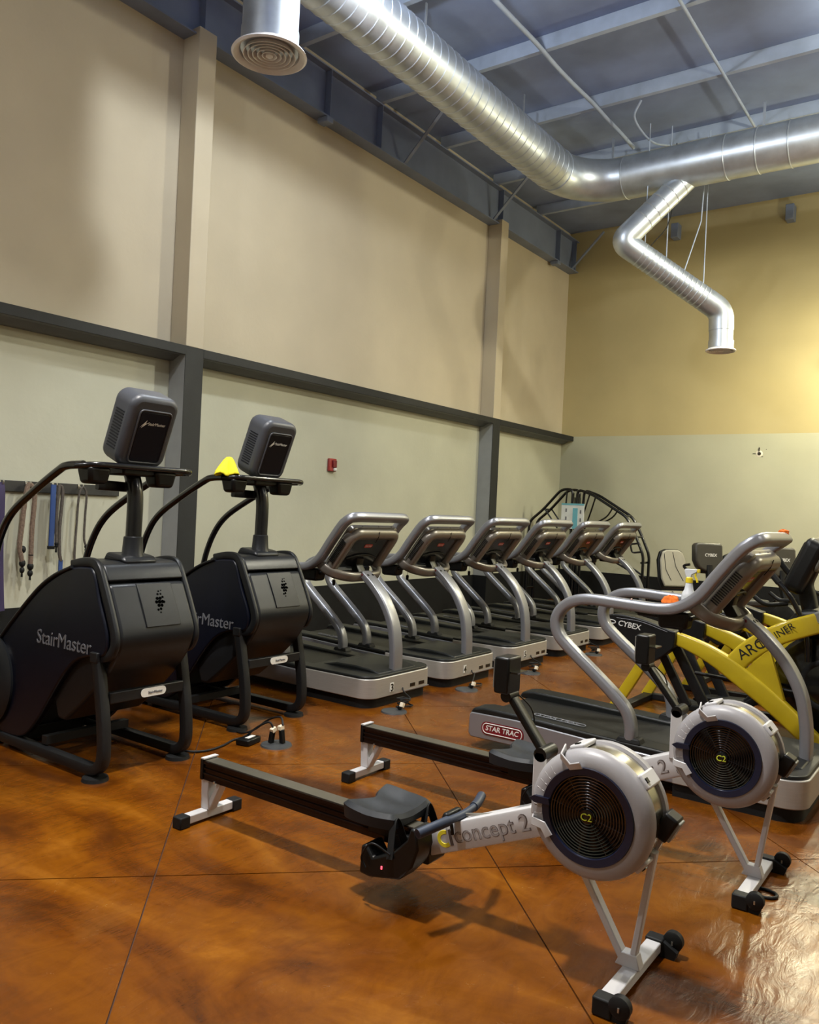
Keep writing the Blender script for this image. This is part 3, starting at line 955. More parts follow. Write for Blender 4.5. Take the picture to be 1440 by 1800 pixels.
    MB().tube([(-0.30, -0.17, 1.665), (-0.28, 0.0, 1.66), (-0.2, 0.02, 1.66)], rrect(0.06, 0.045, 0.012, 2)).build("reading_rack", "plastic_black", root)
    # handrails
    for s in (-1, 1):
        hp = spline([(-0.16, s * 0.355, 1.772), (-0.32, s * 0.355, 1.765), (-0.42, s * 0.35, 1.735), (-0.70, s * 0.34, 1.605), (-0.93, s * 0.335, 1.475), (-1.06, s * 0.33, 1.335), (-1.15, s * 0.325, 1.14), (-1.20, s * 0.32, 0.90), (-1.20, s * 0.30, 0.62)], 6)
        MB().tube(hp, circ(0.024, 12)).build("handrail", "tube_black", root)
    # console
    M = frame((-0.135, 0, 1.775), (0, 1, 0), (0.37, 0, 0.93))
    cb = MB().frame_prism(rrect(0.335, 0.445, 0.075, 6), M @ Matrix.Translation((0, 0.22, 0)), -0.19, 0.0).build("console", "console_grey", root, bevel=0.035, seg=4, angle=50)
    pb = MB().frame_prism(rrect(0.205, 0.305, 0.02, 4), M @ Matrix.Translation((0.006, 0.198, 0)), 0.0, 0.006).build("console_panel", "navy_panel", cb, bevel=0.003)
    MB().tube([M @ V(0.006 + u, 0.198 + v, 0.003) for u, v in rrect(0.222, 0.322, 0.026, 4)], 0.006, closed=True).build("panel_bezel", "console_grey", cb)
    lettering("StairMaster", "letter_white", root, M @ V(0.026, 0.282, 0.0075), (0, 1, 0), (0.37, 0, 0.93), width=0.12, depth=0.001, name="console_lettering")
    MB().frame_prism([(-0.085, 0.255), (-0.045, 0.302), (-0.052, 0.280), (-0.036, 0.286), (-0.075, 0.252), (-0.062, 0.274)], M, 0.006, 0.0075).build("console_mark", "letter_white", cb)
    vb = MB()
    R3 = M.to_3x3()
    for k in range(14):
        p = M @ V(-0.166, 0.09 + 0.0175 * k, -0.095)
        vb.box(p, (0.008, 0.007, 0.085), R3)
    vb.build("vent_slots", "navy_panel", cb)
    MB().frame_prism(rrect(0.27, 0.34, 0.02, 3), M @ Matrix.Translation((0, 0.24, 0)), -0.196, -0.19).build("display", "screen_dark", cb)
    return root

sc = make_climber()
index_kids(sc)
sc2 = copy_tree(sc)
sc.location = (-4.05, 3.03, 0)
sc2.location = (-4.27, 4.29, 0)
tag(sc, "black stair climber nearest the viewer, in front of the hanging ropes", "stair climber", "black stair climbers")
tag(sc2, "black stair climber beside treadmill 3, yellow cloth on its rail", "stair climber", "black stair climbers")

# ================================================================== ROWING MACHINE (x forward, rear at 0)
def make_rower(seat_x):
    root = empty("rowing_machine", (0, 0, 0))
    # monorail with ribbed flanks
    prof = [(-0.045, 0.298), (-0.045, 0.284), (-0.036, 0.280), (-0.036, 0.268), (-0.042, 0.264), (-0.042, 0.256), (-0.036, 0.252), (-0.036, 0.242), (-0.042, 0.238),
            (-0.042, 0.230), (-0.038, 0.226), (-0.040, 0.205), (0.040, 0.205), (0.038, 0.226), (0.042, 0.230), (0.042, 0.238), (0.036, 0.242), (0.036, 0.252), (0.042, 0.256),
            (0.042, 0.264), (0.036, 0.268), (0.036, 0.280), (0.045, 0.284), (0.045, 0.298)]
    MB().prism(prof, 0.005, 1.36, 'yz').build("monorail", "row_rail", root)
    MB().box((0.68, 0, 0.2995), (1.34, 0.074, 0.003)).build("steel_track", "row_track", root)
    ec = MB().box((0.006, 0, 0.255), (0.02, 0.094, 0.105)).build("end_cap", "plastic_black", root, bevel=0.004)
    MB().box((0.012, 0, 0.3085), (0.028, 0.092, 0.006)).build("cap_strip", "row_white", ec)
    # rear stand
    rl = MB().prism([(-0.01, 0.205), (0.045, 0.205), (0.042, 0.14), (0.055, 0.055), (-0.005, 0.055)], -0.03, 0.03, 'xz').build("rear_leg", "row_white", root, bevel=0.004)
    MB().tube([(0.115, 0, 0.20), (0.04, 0, 0.06)], rrect(0.05, 0.028, 0.004, 1), side=(0, 1, 0)).build("rear_strut", "row_white", root)
    MB().lathe([(0.006, 0), (0.006, 0.004), (0, 0.005)], (0, 0, 0), 'z', 8).build("bolt", "hook_metal", root, loc=(0.10, -0.041, 0.207)).rotation_euler = (radians(90), 0, 0)
    rf = MB().box((0.02, 0, 0.034), (0.05, 0.30, 0.042)).build("rear_foot", "row_white", root, bevel=0.005)
    for s in (-1, 1):
        MB().box((0.02, s * 0.168, 0.029), (0.062, 0.062, 0.058)).build("foot_cap", "rubber_black", rf, bevel=0.006)
    # seat: contoured pad
    nx, ny = 18, 16
    vs_, fs_ = [], []
    for i in range(nx + 1):
        for j in range(ny + 1):
            u, v = -1 + 2 * i / nx, -1 + 2 * j / ny
            x = u * 0.128
            wid = 0.165 - 0.03 * max(0, u) ** 2 - 0.02 * (max(0, -u)) ** 4
            y = v * wid
            # notch at the rear centre
            if u < 0:
                x += 0.05 * (-u) ** 2 * math.exp(-(v / 0.35) ** 2)
            z = 0.352 + 0.018 * abs(v) ** 1.5 + 0.012 * (-u if u < 0 else 0) - 0.016 * math.exp(-((abs(v) - 0.45) / 0.25) ** 2) * (1 - u * u)
            k = max(abs(u), abs(v))
            if k > 0.86:
                z -= 0.02 * ((k - 0.86) / 0.14) ** 2
            vs_.append((x, y, z))
    for i in range(nx):
        for j in range(ny):
            a = i * (ny + 1) + j
            fs_.append((a, a + ny + 1, a + ny + 2, a + 1))
    rim = [i * (ny + 1) for i in range(nx + 1)] + [nx * (ny + 1) + j for j in range(1, ny + 1)] + [i * (ny + 1) + ny for i in range(nx - 1, -1, -1)] + [j for j in range(ny - 1, 0, -1)]
    o0 = len(vs_)
    for q in rim:
        x, y, z = vs_[q]
        vs_.append((x * 0.97, y * 0.97, 0.306))
    n = len(rim)
    for q in range(n):
        fs_.append((rim[q], rim[(q + 1) % n], o0 + (q + 1) % n, o0 + q))
    fs_.append(tuple(o0 + q for q in range(n))[::-1])
    b = MB()
    b.add(vs_, fs_)
    st = b.build("seat", "row_seat", root, loc=(seat_x, 0, 0), angle=50)
    MB().box((0, 0, 0.3), (0.20, 0.125, 0.034)).build("seat_carriage", "plastic_black", st, bevel=0.006)
    for s in (-1, 1):
        MB().box((0.02, s * 0.056, 0.27), (0.15, 0.012, 0.06)).build("carriage_cheek", "plastic_black", st)
    # front beam
    a, bq = V(1.36, 0, 0.257), V(1.99, 0, 0.527)
    d = (bq - a).normalized()
    MB().tube([a, bq], rrect(0.088, 0.110, 0.008, 2), side=(0, 1, 0)).build("front_beam", "row_white", root)
    up = V(-d.z, 0, d.x)
    c = a + d * 0.335 - up * 0.004
    for s in (-1, 1):
        dr = d if s < 0 else -d
        o = c + V(0, s * 0.0447, 0)
        lettering("concept 2", "letter_logo", root, o + V(0, s * 0.0006, 0), dr, up, width=0.34, depth=0.0006, bold=-0.004, name="beam_lettering")
        lettering("concept 2", "letter_outline", root, o, dr, up, width=0.352, depth=0.0006, bold=0.012, name="beam_lettering_edge")
        Ml = frame(a + d * 0.112 + V(0, s * 0.0447, 0), dr, up)
        MB().tube([Ml @ V(0.024 * cos(t) * 1.2 * (1 if s < 0 else -1), 0.026 * sin(t), 0.0) for t in [radians(60 + 240 * k / 14) for k in range(15)]], rrect(0.003, 0.016, 0.001, 1), side=(0, 1, 0)).build("beam_mark", "logo_yellow", root)
        MB().frame_prism([(0.020, -0.03), (0.034, -0.03), (0.036, 0.034), (0.026, 0.03)], Ml, 0, 0.002).build("beam_mark", "letter_outline", root)
    # foot plates
    for s in (-1, 1):
        y0, y1 = s * 0.115 - 0.055, s * 0.115 + 0.055
        pf = [(1.135, 0.112), (1.19, 0.108), (1.335, 0.14), (1.395, 0.205), (1.42, 0.28), (1.405, 0.355), (1.38, 0.355), (1.365, 0.305), (1.295, 0.235), (1.20, 0.19), (1.165, 0.235), (1.14, 0.225)]
        ft = MB().prism(pf, y0, y1, 'xz').build("footplate", "plastic_black", root, bevel=0.008)
        sp = spline([(1.29, y0 - 0.006, 0.21), (1.265, s * 0.115, 0.345), (1.29, y1 + 0.006, 0.21)], 8)
        MB().tube(sp, rrect(0.036, 0.004, 0.001, 1), side=(0.75, 0, 0.6)).build("foot_strap", "rubber_black", ft)
        MB().tube(spline([(1.29, s * 0.115 + s * 0.06, 0.23), (1.22, s * 0.205, 0.265), (1.16, s * 0.19, 0.19), (1.18, s * 0.185, 0.15)], 5), 0.004).build("strap_tail", "rubber_black", ft)
    MB().box((1.31, 0, 0.225), (0.18, 0.13, 0.09)).build("footplate_bracket", "plastic_black", root, bevel=0.01)
    MB().box((1.25, -0.172, 0.165), (0.006, 0.004, 0.012)).build("strap_marker", "led_red", root)
    # handle, resting in its hooks
    hp = spline([(1.46, -0.235, 0.375), (1.50, -0.12, 0.395), (1.515, 0, 0.40), (1.50, 0.12, 0.40), (1.46, 0.235, 0.40)], 5)
    hd = MB().tube(hp, circ(0.0155, 12)).build("handle", "row_handle", root)
    for s in (-1, 1):
        gp = [p for p in hp if p.y * s > 0.09]
        MB().tube(gp if s > 0 else gp, circ(0.0195, 12)).build("handle_grip", "row_handle", hd)
    MB().tube([(1.52, 0, 0.40), (1.62, 0, 0.425), (1.95, 0, 0.53)], rrect(0.012, 0.008, 0.002, 1)).build("chain", "hook_metal", hd)
    for s in (-1, 1):
        MB().tube(spline([(1.50, s * 0.05, 0.33), (1.495, s * 0.055, 0.37), (1.475, s * 0.055, 0.372), (1.46, s * 0.055, 0.39)], 4), 0.007).build("handle_hook", "plastic_black", root)
    # flywheel housing, axis along y
    wc = V(2.095, 0, 0.578)
    MB().lathe([(0.140, -0.140), (0.162, -0.146), (0.183, -0.145), (0.202, -0.139), (0.217, -0.126), (0.223, -0.108), (0.222, -0.088), (0.214, -0.082), (0.140, -0.08)], wc, 'y', 56, cap=False).build("flywheel_cover", "row_shell", root, angle=45)
    MB().lathe([(0.215, -0.090), (0.215, 0.012)], wc, 'y', 56, cap=False).build("perforated_band", "steel_band", root)
    MB().lathe([(0.213, 0.0), (0.225, 0.006), (0.225, 0.034), (0.209, 0.056), (0.165, 0.068), (0.0, 0.07)], wc, 'y', 56, cap=False).build("flywheel_back", "row_shell", root, angle=45)
    MB().lathe([(0.168, -0.1465), (0.166, -0.153), (0.141, -0.151), (0.137, -0.136), (0.168, -0.138)], wc, 'y', 56, cap=False).build("damper_ring", "row_navy", root)
    MB().lathe([(0.0, -0.112), (0.142, -0.112), (0.142, -0.10), (0.0, -0.10)], wc, 'y', 40).build("grille_backing", "gloss_black", root)
    gb = MB()
    for k in range(12):
        gb.ring(0.025 + 0.0101 * k, 0.0030, wc + V(0, -0.142 + 0.0002 * k, 0), 'y', 48, 5)
    for q in range(4):
        a_ = radians(12 + 45 * q)
        dd = V(cos(a_), 0, -sin(a_))
        gb.tube([wc + dd * 0.139 + V(0, -0.138, 0), wc - dd * 0.139 + V(0, -0.138, 0)], rrect(0.003, 0.008, 0.001, 1))
    gr = gb.build("fan_grille", "grille_black", root)
    gr["kind"] = "stuff"
    MB().lathe([(0.0, -0.149), (0.024, -0.147), (0.026, -0.14)], wc, 'y', 20, cap=False).build("grille_hub", "gloss_black", root)
    lettering("C2", "lime", root, wc + V(0, -0.1515, 0), (1, 0, 0.05), (0, 0, 1), width=0.040, bold=0.0, name="hub_lettering")
    # damper lever + notch plate on the cover
    MB().prism([(0, 0), (0.02, 0.012), (0.075, 0.012), (0.08, -0.01), (0.02, -0.012)], -0.160, -0.146, 'xz').build("damper_lever", "row_navy", root, loc=wc + V(-0.215, 0, 0.02))
    ang = radians(118)
    MB().tube([wc + V(0.234 * cos(ang), -0.10, 0.234 * sin(ang)) * 1.0, wc + V(0.215 * cos(ang), -0.155, 0.215 * sin(ang)), wc + V(0.174 * cos(ang - 0.12), -0.162, 0.174 * sin(ang - 0.12)), wc + V(0.174 * cos(ang - 0.35), -0.160, 0.176 * sin(ang - 0.35))], rrect(0.03, 0.006, 0.002, 1)).build("vent_lip", "row_white", root)
    ang = radians(197)
    MB().tube([wc + V(0.229 * cos(ang), -0.11, 0.229 * sin(ang)), wc + V(0.211 * cos(ang), -0.152, 0.211 * sin(ang)), wc + V(0.170 * cos(ang + 0.1), -0.158, 0.170 * sin(ang + 0.1)), wc + V(0.167 * cos(ang + 0.34), -0.155, 0.167 * sin(ang + 0.34))], rrect(0.03, 0.006, 0.002, 1)).build("vent_lip", "row_white", root)
    tk = MB()
    for k in range(7):
        a_ = radians(136 + 9 * k)
        e_ = V(cos(a_), 0, sin(a_))
        tk.tube([wc + e_ * 0.172 + V(0, -0.1465, 0), wc + e_ * 0.203 + V(0, -0.1385, 0)], 0.0012)
    tk.build("scale_marks", "row_white", root)
    # clamps round the rim
    for a_ in (108, 40, -38, -150):
        q = radians(a_)
        e_ = V(cos(q), 0, sin(q))
        R3 = Matrix.Rotation(-(q - pi / 2), 3, 'Y')
        cl = MB().box(wc + e_ * 0.225 + V(0, -0.040, 0), (0.056, 0.118, 0.018), R3).build("rim_clamp", "row_white", root, bevel=0.007, seg=3)
        MB().box(wc + e_ * 0.2352 + V(0, -0.080, 0), (0.018, 0.018, 0.006), R3).build("clamp_screw", "plastic_black", cl)
    MB().box(wc + V(0.258, 0.0, -0.022), (0.012, 0.055, 0.08), Matrix.Rotation(radians(28), 3, 'Y')).build("generator_plate", "grey_box", root, bevel=0.004)
    MB().box(wc + V(0.232, 0.0, -0.010), (0.052, 0.07, 0.095), Matrix.Rotation(radians(28), 3, 'Y')).build("generator_cover", "plastic_black", root, bevel=0.008)
    # front legs
    MB().tube([(2.02, -0.02, 0.375), (2.205, 0, 0.055)], rrect(0.04, 0.026, 0.004, 1), side=(0, 1, 0)).build("front_leg", "row_white", root)
    MB().tube([(2.292, -0.02, 0.475), (2.225, 0, 0.055)], rrect(0.034, 0.022, 0.004, 1), side=(0, 1, 0)).build("front_leg", "row_white", root)
    MB().prism([(2.17, 0.052), (2.26, 0.052), (2.245, 0.10), (2.19, 0.10)], -0.022, 0.022, 'xz').build("leg_gusset", "row_white", root, bevel=0.003)
    ff = MB().box((2.225, 0, 0.035), (0.055, 0.45, 0.036)).build("front_foot", "row_white", root, bevel=0.004)
    for s in (-1, 1):
        MB().box((2.225, s * 0.245, 0.032), (0.066, 0.055, 0.06)).build("foot_cap", "rubber_black", ff, bevel=0.006)
        MB().prism([(2.20, 0.0), (2.30, 0.0), (2.31, 0.03), (2.25, 0.06), (2.2, 0.05)], s * 0.245 - 0.02, s * 0.245 + 0.02, 'xz').build("wheel_bracket", "rubber_black", ff)
        wh = MB().lathe([(0.0, -0.016), (0.03, -0.016), (0.036, -0.012), (0.036, 0.012), (0.03, 0.016), (0.0, 0.016)], (2.285, s * 0.262, 0.055), 'y', 22).build("castor_wheel", "rubber_black", ff)
        MB().box((2.285, s * 0.262 - 0.018, 0.052), (0.006, 0.004, 0.014)).build("axle_bolt", "hook_metal", wh)
    # monitor arm
    MB().prism([(1.835, 0.50), (1.885, 0.50), (1.885, 0.715), (1.875, 0.73), (1.845, 0.73), (1.835, 0.715)], -0.05, -0.035, 'xz').build("arm_bracket", "row_white", root, bevel=0.004)
    MB().prism([(1.835, 0.50), (1.885, 0.50), (1.885, 0.70), (1.835, 0.70)], 0.035, 0.05, 'xz').build("arm_bracket", "row_white", root, bevel=0.004)
    MB().lathe([(0.0, -0.05), (0.026, -0.05), (0.026, 0.05), (0.0, 0.05)], (1.862, 0, 0.72), 'y', 16).build("arm_pivot", "plastic_black", root)
    MB().tube([(1.855, 0, 0.72), (1.715, 0, 0.895)], rrect(0.05, 0.026, 0.006, 2), side=(0, 1, 0)).build("monitor_arm", "plastic_black", root)
    MB().lathe([(0.0, -0.035), (0.022, -0.035), (0.022, 0.035), (0.0, 0.035)], (1.70, 0, 0.905), 'y', 16).build("arm_knuckle", "plastic_black", root)
    mn = MB().box((1.685, 0, 0.985), (0.065, 0.10, 0.14)).build("monitor", "plastic_black", root, bevel=0.008)
    MB().box((1.725, 0, 1.0), (0.05, 0.08, 0.006)).build("monitor_shelf", "gloss_black", mn)
    MB().box((1.65, 0, 0.99), (0.004, 0.09, 0.11)).build("monitor_screen", "grey_box", mn)
    MB().tube(spline([(1.69, 0.02, 0.93), (1.76, 0.06, 0.86), (1.78, 0.05, 0.80), (1.74, 0.02, 0.86)], 5), 0.003).build("monitor_cable", "plastic_black", mn)
    return root

r1 = make_rower(1.145)
r1.location = (-3.20, 2.80, 0)
tag(r1, "white and black rowing machine closest to the viewer, its whole length in view", "rowing machine", "rowing machines")
r2 = make_rower(1.06)
r2.location = (-3.04, 3.875, 0)
tag(r2, "white and black rowing machine in the middle, right before the single treadmill", "rowing machine", "rowing machines")

# ================================================================== ARC TRAINER (x forward, local origin under the rear end)
def make_arc():
    root = empty("arc_trainer", (0, 0, 0))
    ys = 0.40
    for s in (-1, 1):
        y = s * ys
        # long curved beam from rear shroud to the front foot
        bm = spline([(0.62, y, 0.69), (0.72, y, 0.672), (0.90, y, 0.61), (1.06, y, 0.53), (1.20, y, 0.44), (1.36, y, 0.33), (1.50, y, 0.22), (1.62, y, 0.12), (1.70, y, 0.05)], 5)
        sc_ = [0.75 + 0.45 * min(1, max(0, (p.x - 0.62) / 0.5)) if p.x < 1.3 else 1.2 - 0.15 * (p.x - 1.3) / 0.4 for p in bm]
        beam = MB().tube(bm, rrect(0.075, 0.125, 0.018, 3), side=(0, 1, 0), scale=sc_).build("main_beam", "yellow_paint", root)
        # arm carrying the name, up to the front neck
        ar = spline([(1.08, y, 0.50), (1.20, y, 0.645), (1.32, y, 0.745), (1.44, y, 0.82), (1.55, y * 0.9, 0.87), (1.66, y * 0.62, 0.91)], 5)
        arm = MB().tube(ar, rrect(0.07, 0.15, 0.018, 3), side=(0, 1, 0)).build("name_arm", "yellow_paint", root)
        dirx = V(0.80, 0, 0.60) if s < 0 else V(-0.80, 0, -0.60)
        lettering("ARC", "letter_black", arm, V(1.235 if s < 0 else 1.42, y + s * 0.0365, 0.682 if s < 0 else 0.80), dirx, (-0.6, 0, 0.8), size=0.112, bold=0.0)
        lettering("TRAINER", "letter_black", arm, V(1.405 if s < 0 else 1.245, y + s * 0.0365, 0.806 if s < 0 else 0.69), dirx, (-0.6, 0, 0.8), size=0.074, bold=0.0)
        # web plate filling the crotch
        MB().prism([(1.20, 0.52), (1.36, 0.70), (1.40, 0.58), (1.48, 0.33), (1.36, 0.36)], y - 0.028, y + 0.028, 'xz').build("gusset", "yellow_paint", root, bevel=0.006)
        # rear leg
        MB().tube([(0.50, y, 0.62), (0.36, y, 0.36), (0.17, y, 0.03)], rrect(0.06, 0.085, 0.012, 2), side=(0, 1, 0)).build("rear_leg", "yellow_paint", root)
        # pivot shroud with maker's name
        sh = [(0.08, 0.79), (0.16, 0.825), (0.30, 0.825), (0.46, 0.80), (0.64, 0.75), (0.68, 0.735), (0.675, 0.64), (0.66, 0.60), (0.54, 0.50), (0.46, 0.475), (0.34, 0.56), (0.24, 0.68), (0.10, 0.755)]
        shp = [(p.x, p.z) for p in spline([(a, 0, b) for a, b in sh] + [(sh[0][0], 0, sh[0][1])], 3)][:-1]
        sr = MB().prism(shp, y - 0.075, y + 0.075, 'xz').build("pivot_shroud", "shroud_black", root, bevel=0.02, seg=3, angle=30)
        dx = V(0.985, 0, -0.10) if s < 0 else V(-0.985, 0, 0.10)
        lettering("CYBEX", "letter_white", sr, (0.315, y + s * 0.0765, 0.752), dx, (0.1, 0, 0.98), width=0.19, bold=0.012, shear=0.12)
        Mr = frame((0.165, y + s * 0.0765, 0.765), dx, (0.1, 0, 0.98))
        MB().tube([Mr @ V(0.03 * cos(t), 0.014 * sin(t), 0) for t in [2 * pi * k / 16 for k in range(16)]], 0.004, closed=True).build("maker_mark", "letter_white", sr)
        MB().tube(spline([(0.20, y + s * 0.074, 0.80), (0.40, y + s * 0.077, 0.79), (0.62, y + s * 0.077, 0.735)], 5), 0.003).build("shroud_line", "letter_grey", sr)
        # swing links and pedal
        yp = s * 0.20
        MB().tube([(0.54, s * 0.30, 0.52), (0.74, s * 0.27, 0.14)], rrect(0.045, 0.07, 0.01, 2), side=(0, 1, 0)).build("swing_link", "frame_black", root)
        MB().tube([(0.64, s * 0.30, 0.60), (0.90, s * 0.27, 0.12)], rrect(0.045, 0.08, 0.01, 2), side=(0, 1, 0)).build("swing_link", "frame_black", root)
        pd = MB().prism([(0.66, 0.12), (0.70, 0.10), (1.10, 0.14), (1.14, 0.22), (1.11, 0.23), (1.06, 0.17), (0.70, 0.15)], yp - 0.085, yp + 0.085, 'xz').build("pedal", "rubber_black", root, bevel=0.008)
        MB().tube([(1.10, yp, 0.16), (1.30, yp, 0.30), (1.52, yp, 0.36)], rrect(0.04, 0.06, 0.01, 2), side=(0, 1, 0)).build("pedal_arm", "frame_black", root)
        MB().tube([(0.80, s * 0.31, 0.42), (1.55, s * 0.28, 0.38)], 0.014).build("link_rod", "frame_black", root)
        # base bar and foot
        MB().box((0.95, y, 0.03), (1.60, 0.07, 0.05)).build("base_bar", "frame_black", root, bevel=0.006)
        # moving arm with grip
        am = spline([(1.60, s * 0.30, 0.62), (1.58, s * 0.31, 0.85), (1.47, s * 0.31, 1.08), (1.34, s * 0.29, 1.22), (1.26, s * 0.27, 1.33)], 5)
        ma = MB().tube(am, circ(0.019, 10)).build("moving_arm", "tube_black", root)
        MB().tube(spline([(1.38, s * 0.295, 1.18), (1.31, s * 0.285, 1.26), (1.25, s * 0.27, 1.345)], 4), circ(0.024, 10)).build("grip", "rubber_black", ma)
    MB().box((0.20, 0, 0.03), (0.08, 0.86, 0.05)).build("rear_foot_bar", "frame_black", root, bevel=0.006)
    MB().box((1.72, 0, 0.03), (0.08, 0.86, 0.05)).build("front_foot_bar", "frame_black", root, bevel=0.006)
    # front drive housing
    dh = MB().lathe([(0.0, -0.22), (0.34, -0.22), (0.38, -0.19), (0.38, 0.19), (0.34, 0.22), (0.0, 0.22)], (1.72, 0, 0.45), 'y', 40).build("drive_housing", "gloss_black", root)
    MB().lathe([(0.15, -0.222), (0.17, -0.228), (0.19, -0.222)], (1.72, 0, 0.45), 'y', 32, cap=False).build("housing_ring", "shroud_dark", dh)
    MB().prism([(1.44, 0.90), (1.50, 0.975), (1.62, 1.0), (1.80, 0.98), (1.84, 0.88), (1.78, 0.80), (1.55, 0.80)], -0.26, 0.26, 'xz').build("neck_housing", "shroud_black", root, bevel=0.03, seg=3)
    MB().prism([(1.62, 0.98), (1.70, 1.02), (1.82, 0.99), (1.83, 0.90), (1.62, 0.90)], -0.30, -0.10, 'xz').build("cup_holder", "grey_box", root, bevel=0.015)
    # mast and console
    MB().tube(spline([(1.56, 0, 0.95), (1.53, 0, 1.08), (1.51, 0, 1.18), (1.55, 0, 1.30)], 5), rrect(0.14, 0.11, 0.03, 3), side=(0, 1, 0)).build("mast", "shroud_black", root)
    M = frame((1.40, 0, 1.13), (0, 1, 0), (0.40, 0, 0.92))
    cs = MB().frame_prism(rrect(0.42, 0.44, 0.07, 5), M @ Matrix.Translation((0, 0.215, 0)), -0.03, 0.11).build("console", "shroud_black", root, bevel=0.04, seg=4, angle=50)
    MB().frame_prism(rrect(0.34, 0.33, 0.02, 3), M @ Matrix.Translation((0, 0.22, 0)), -0.036, -0.03).build("display", "screen_dark", cs)
    bk = MB().frame_prism(rrect(0.36, 0.20, 0.05, 5), M @ Matrix.Translation((0, 0.31, 0)), 0.10, 0.135).build("console_back", "grey_box", cs, bevel=0.02, seg=3)
    MB().tube([M @ V(0.03 * cos(t), 0.22 + 0.014 * sin(t), 0.137) for t in [2 * pi * k / 16 for k in range(16)]], 0.004, closed=True).build("maker_mark", "letter_grey", cs)
    MB().tube(fillet([(1.42, -0.16, 1.02), (1.28, -0.26, 1.0), (1.20, -0.26, 1.06)], 0.05, 4), circ(0.017, 10)).build("fixed_grip", "rubber_black", root)
    MB().tube(fillet([(1.42, 0.16, 1.02), (1.28, 0.26, 1.0), (1.20, 0.26, 1.06)], 0.05, 4), circ(0.017, 10)).build("fixed_grip", "rubber_black", root)
    return root

mat("shroud_black", (20, 21, 22), 0.42, var=0.08, spec=0.3)
ac = make_arc()
index_kids(ac)
ac2 = copy_tree(ac)
ac.location = (-2.70, 6.90, 0)
ac2.location = (-2.55, 8.35, 0)
tag(ac, "yellow framed arc trainer right behind the single treadmill", "arc trainer", "yellow arc trainers")
tag(ac2, "yellow framed arc trainer second behind the single treadmill", "arc trainer", "yellow arc trainers")

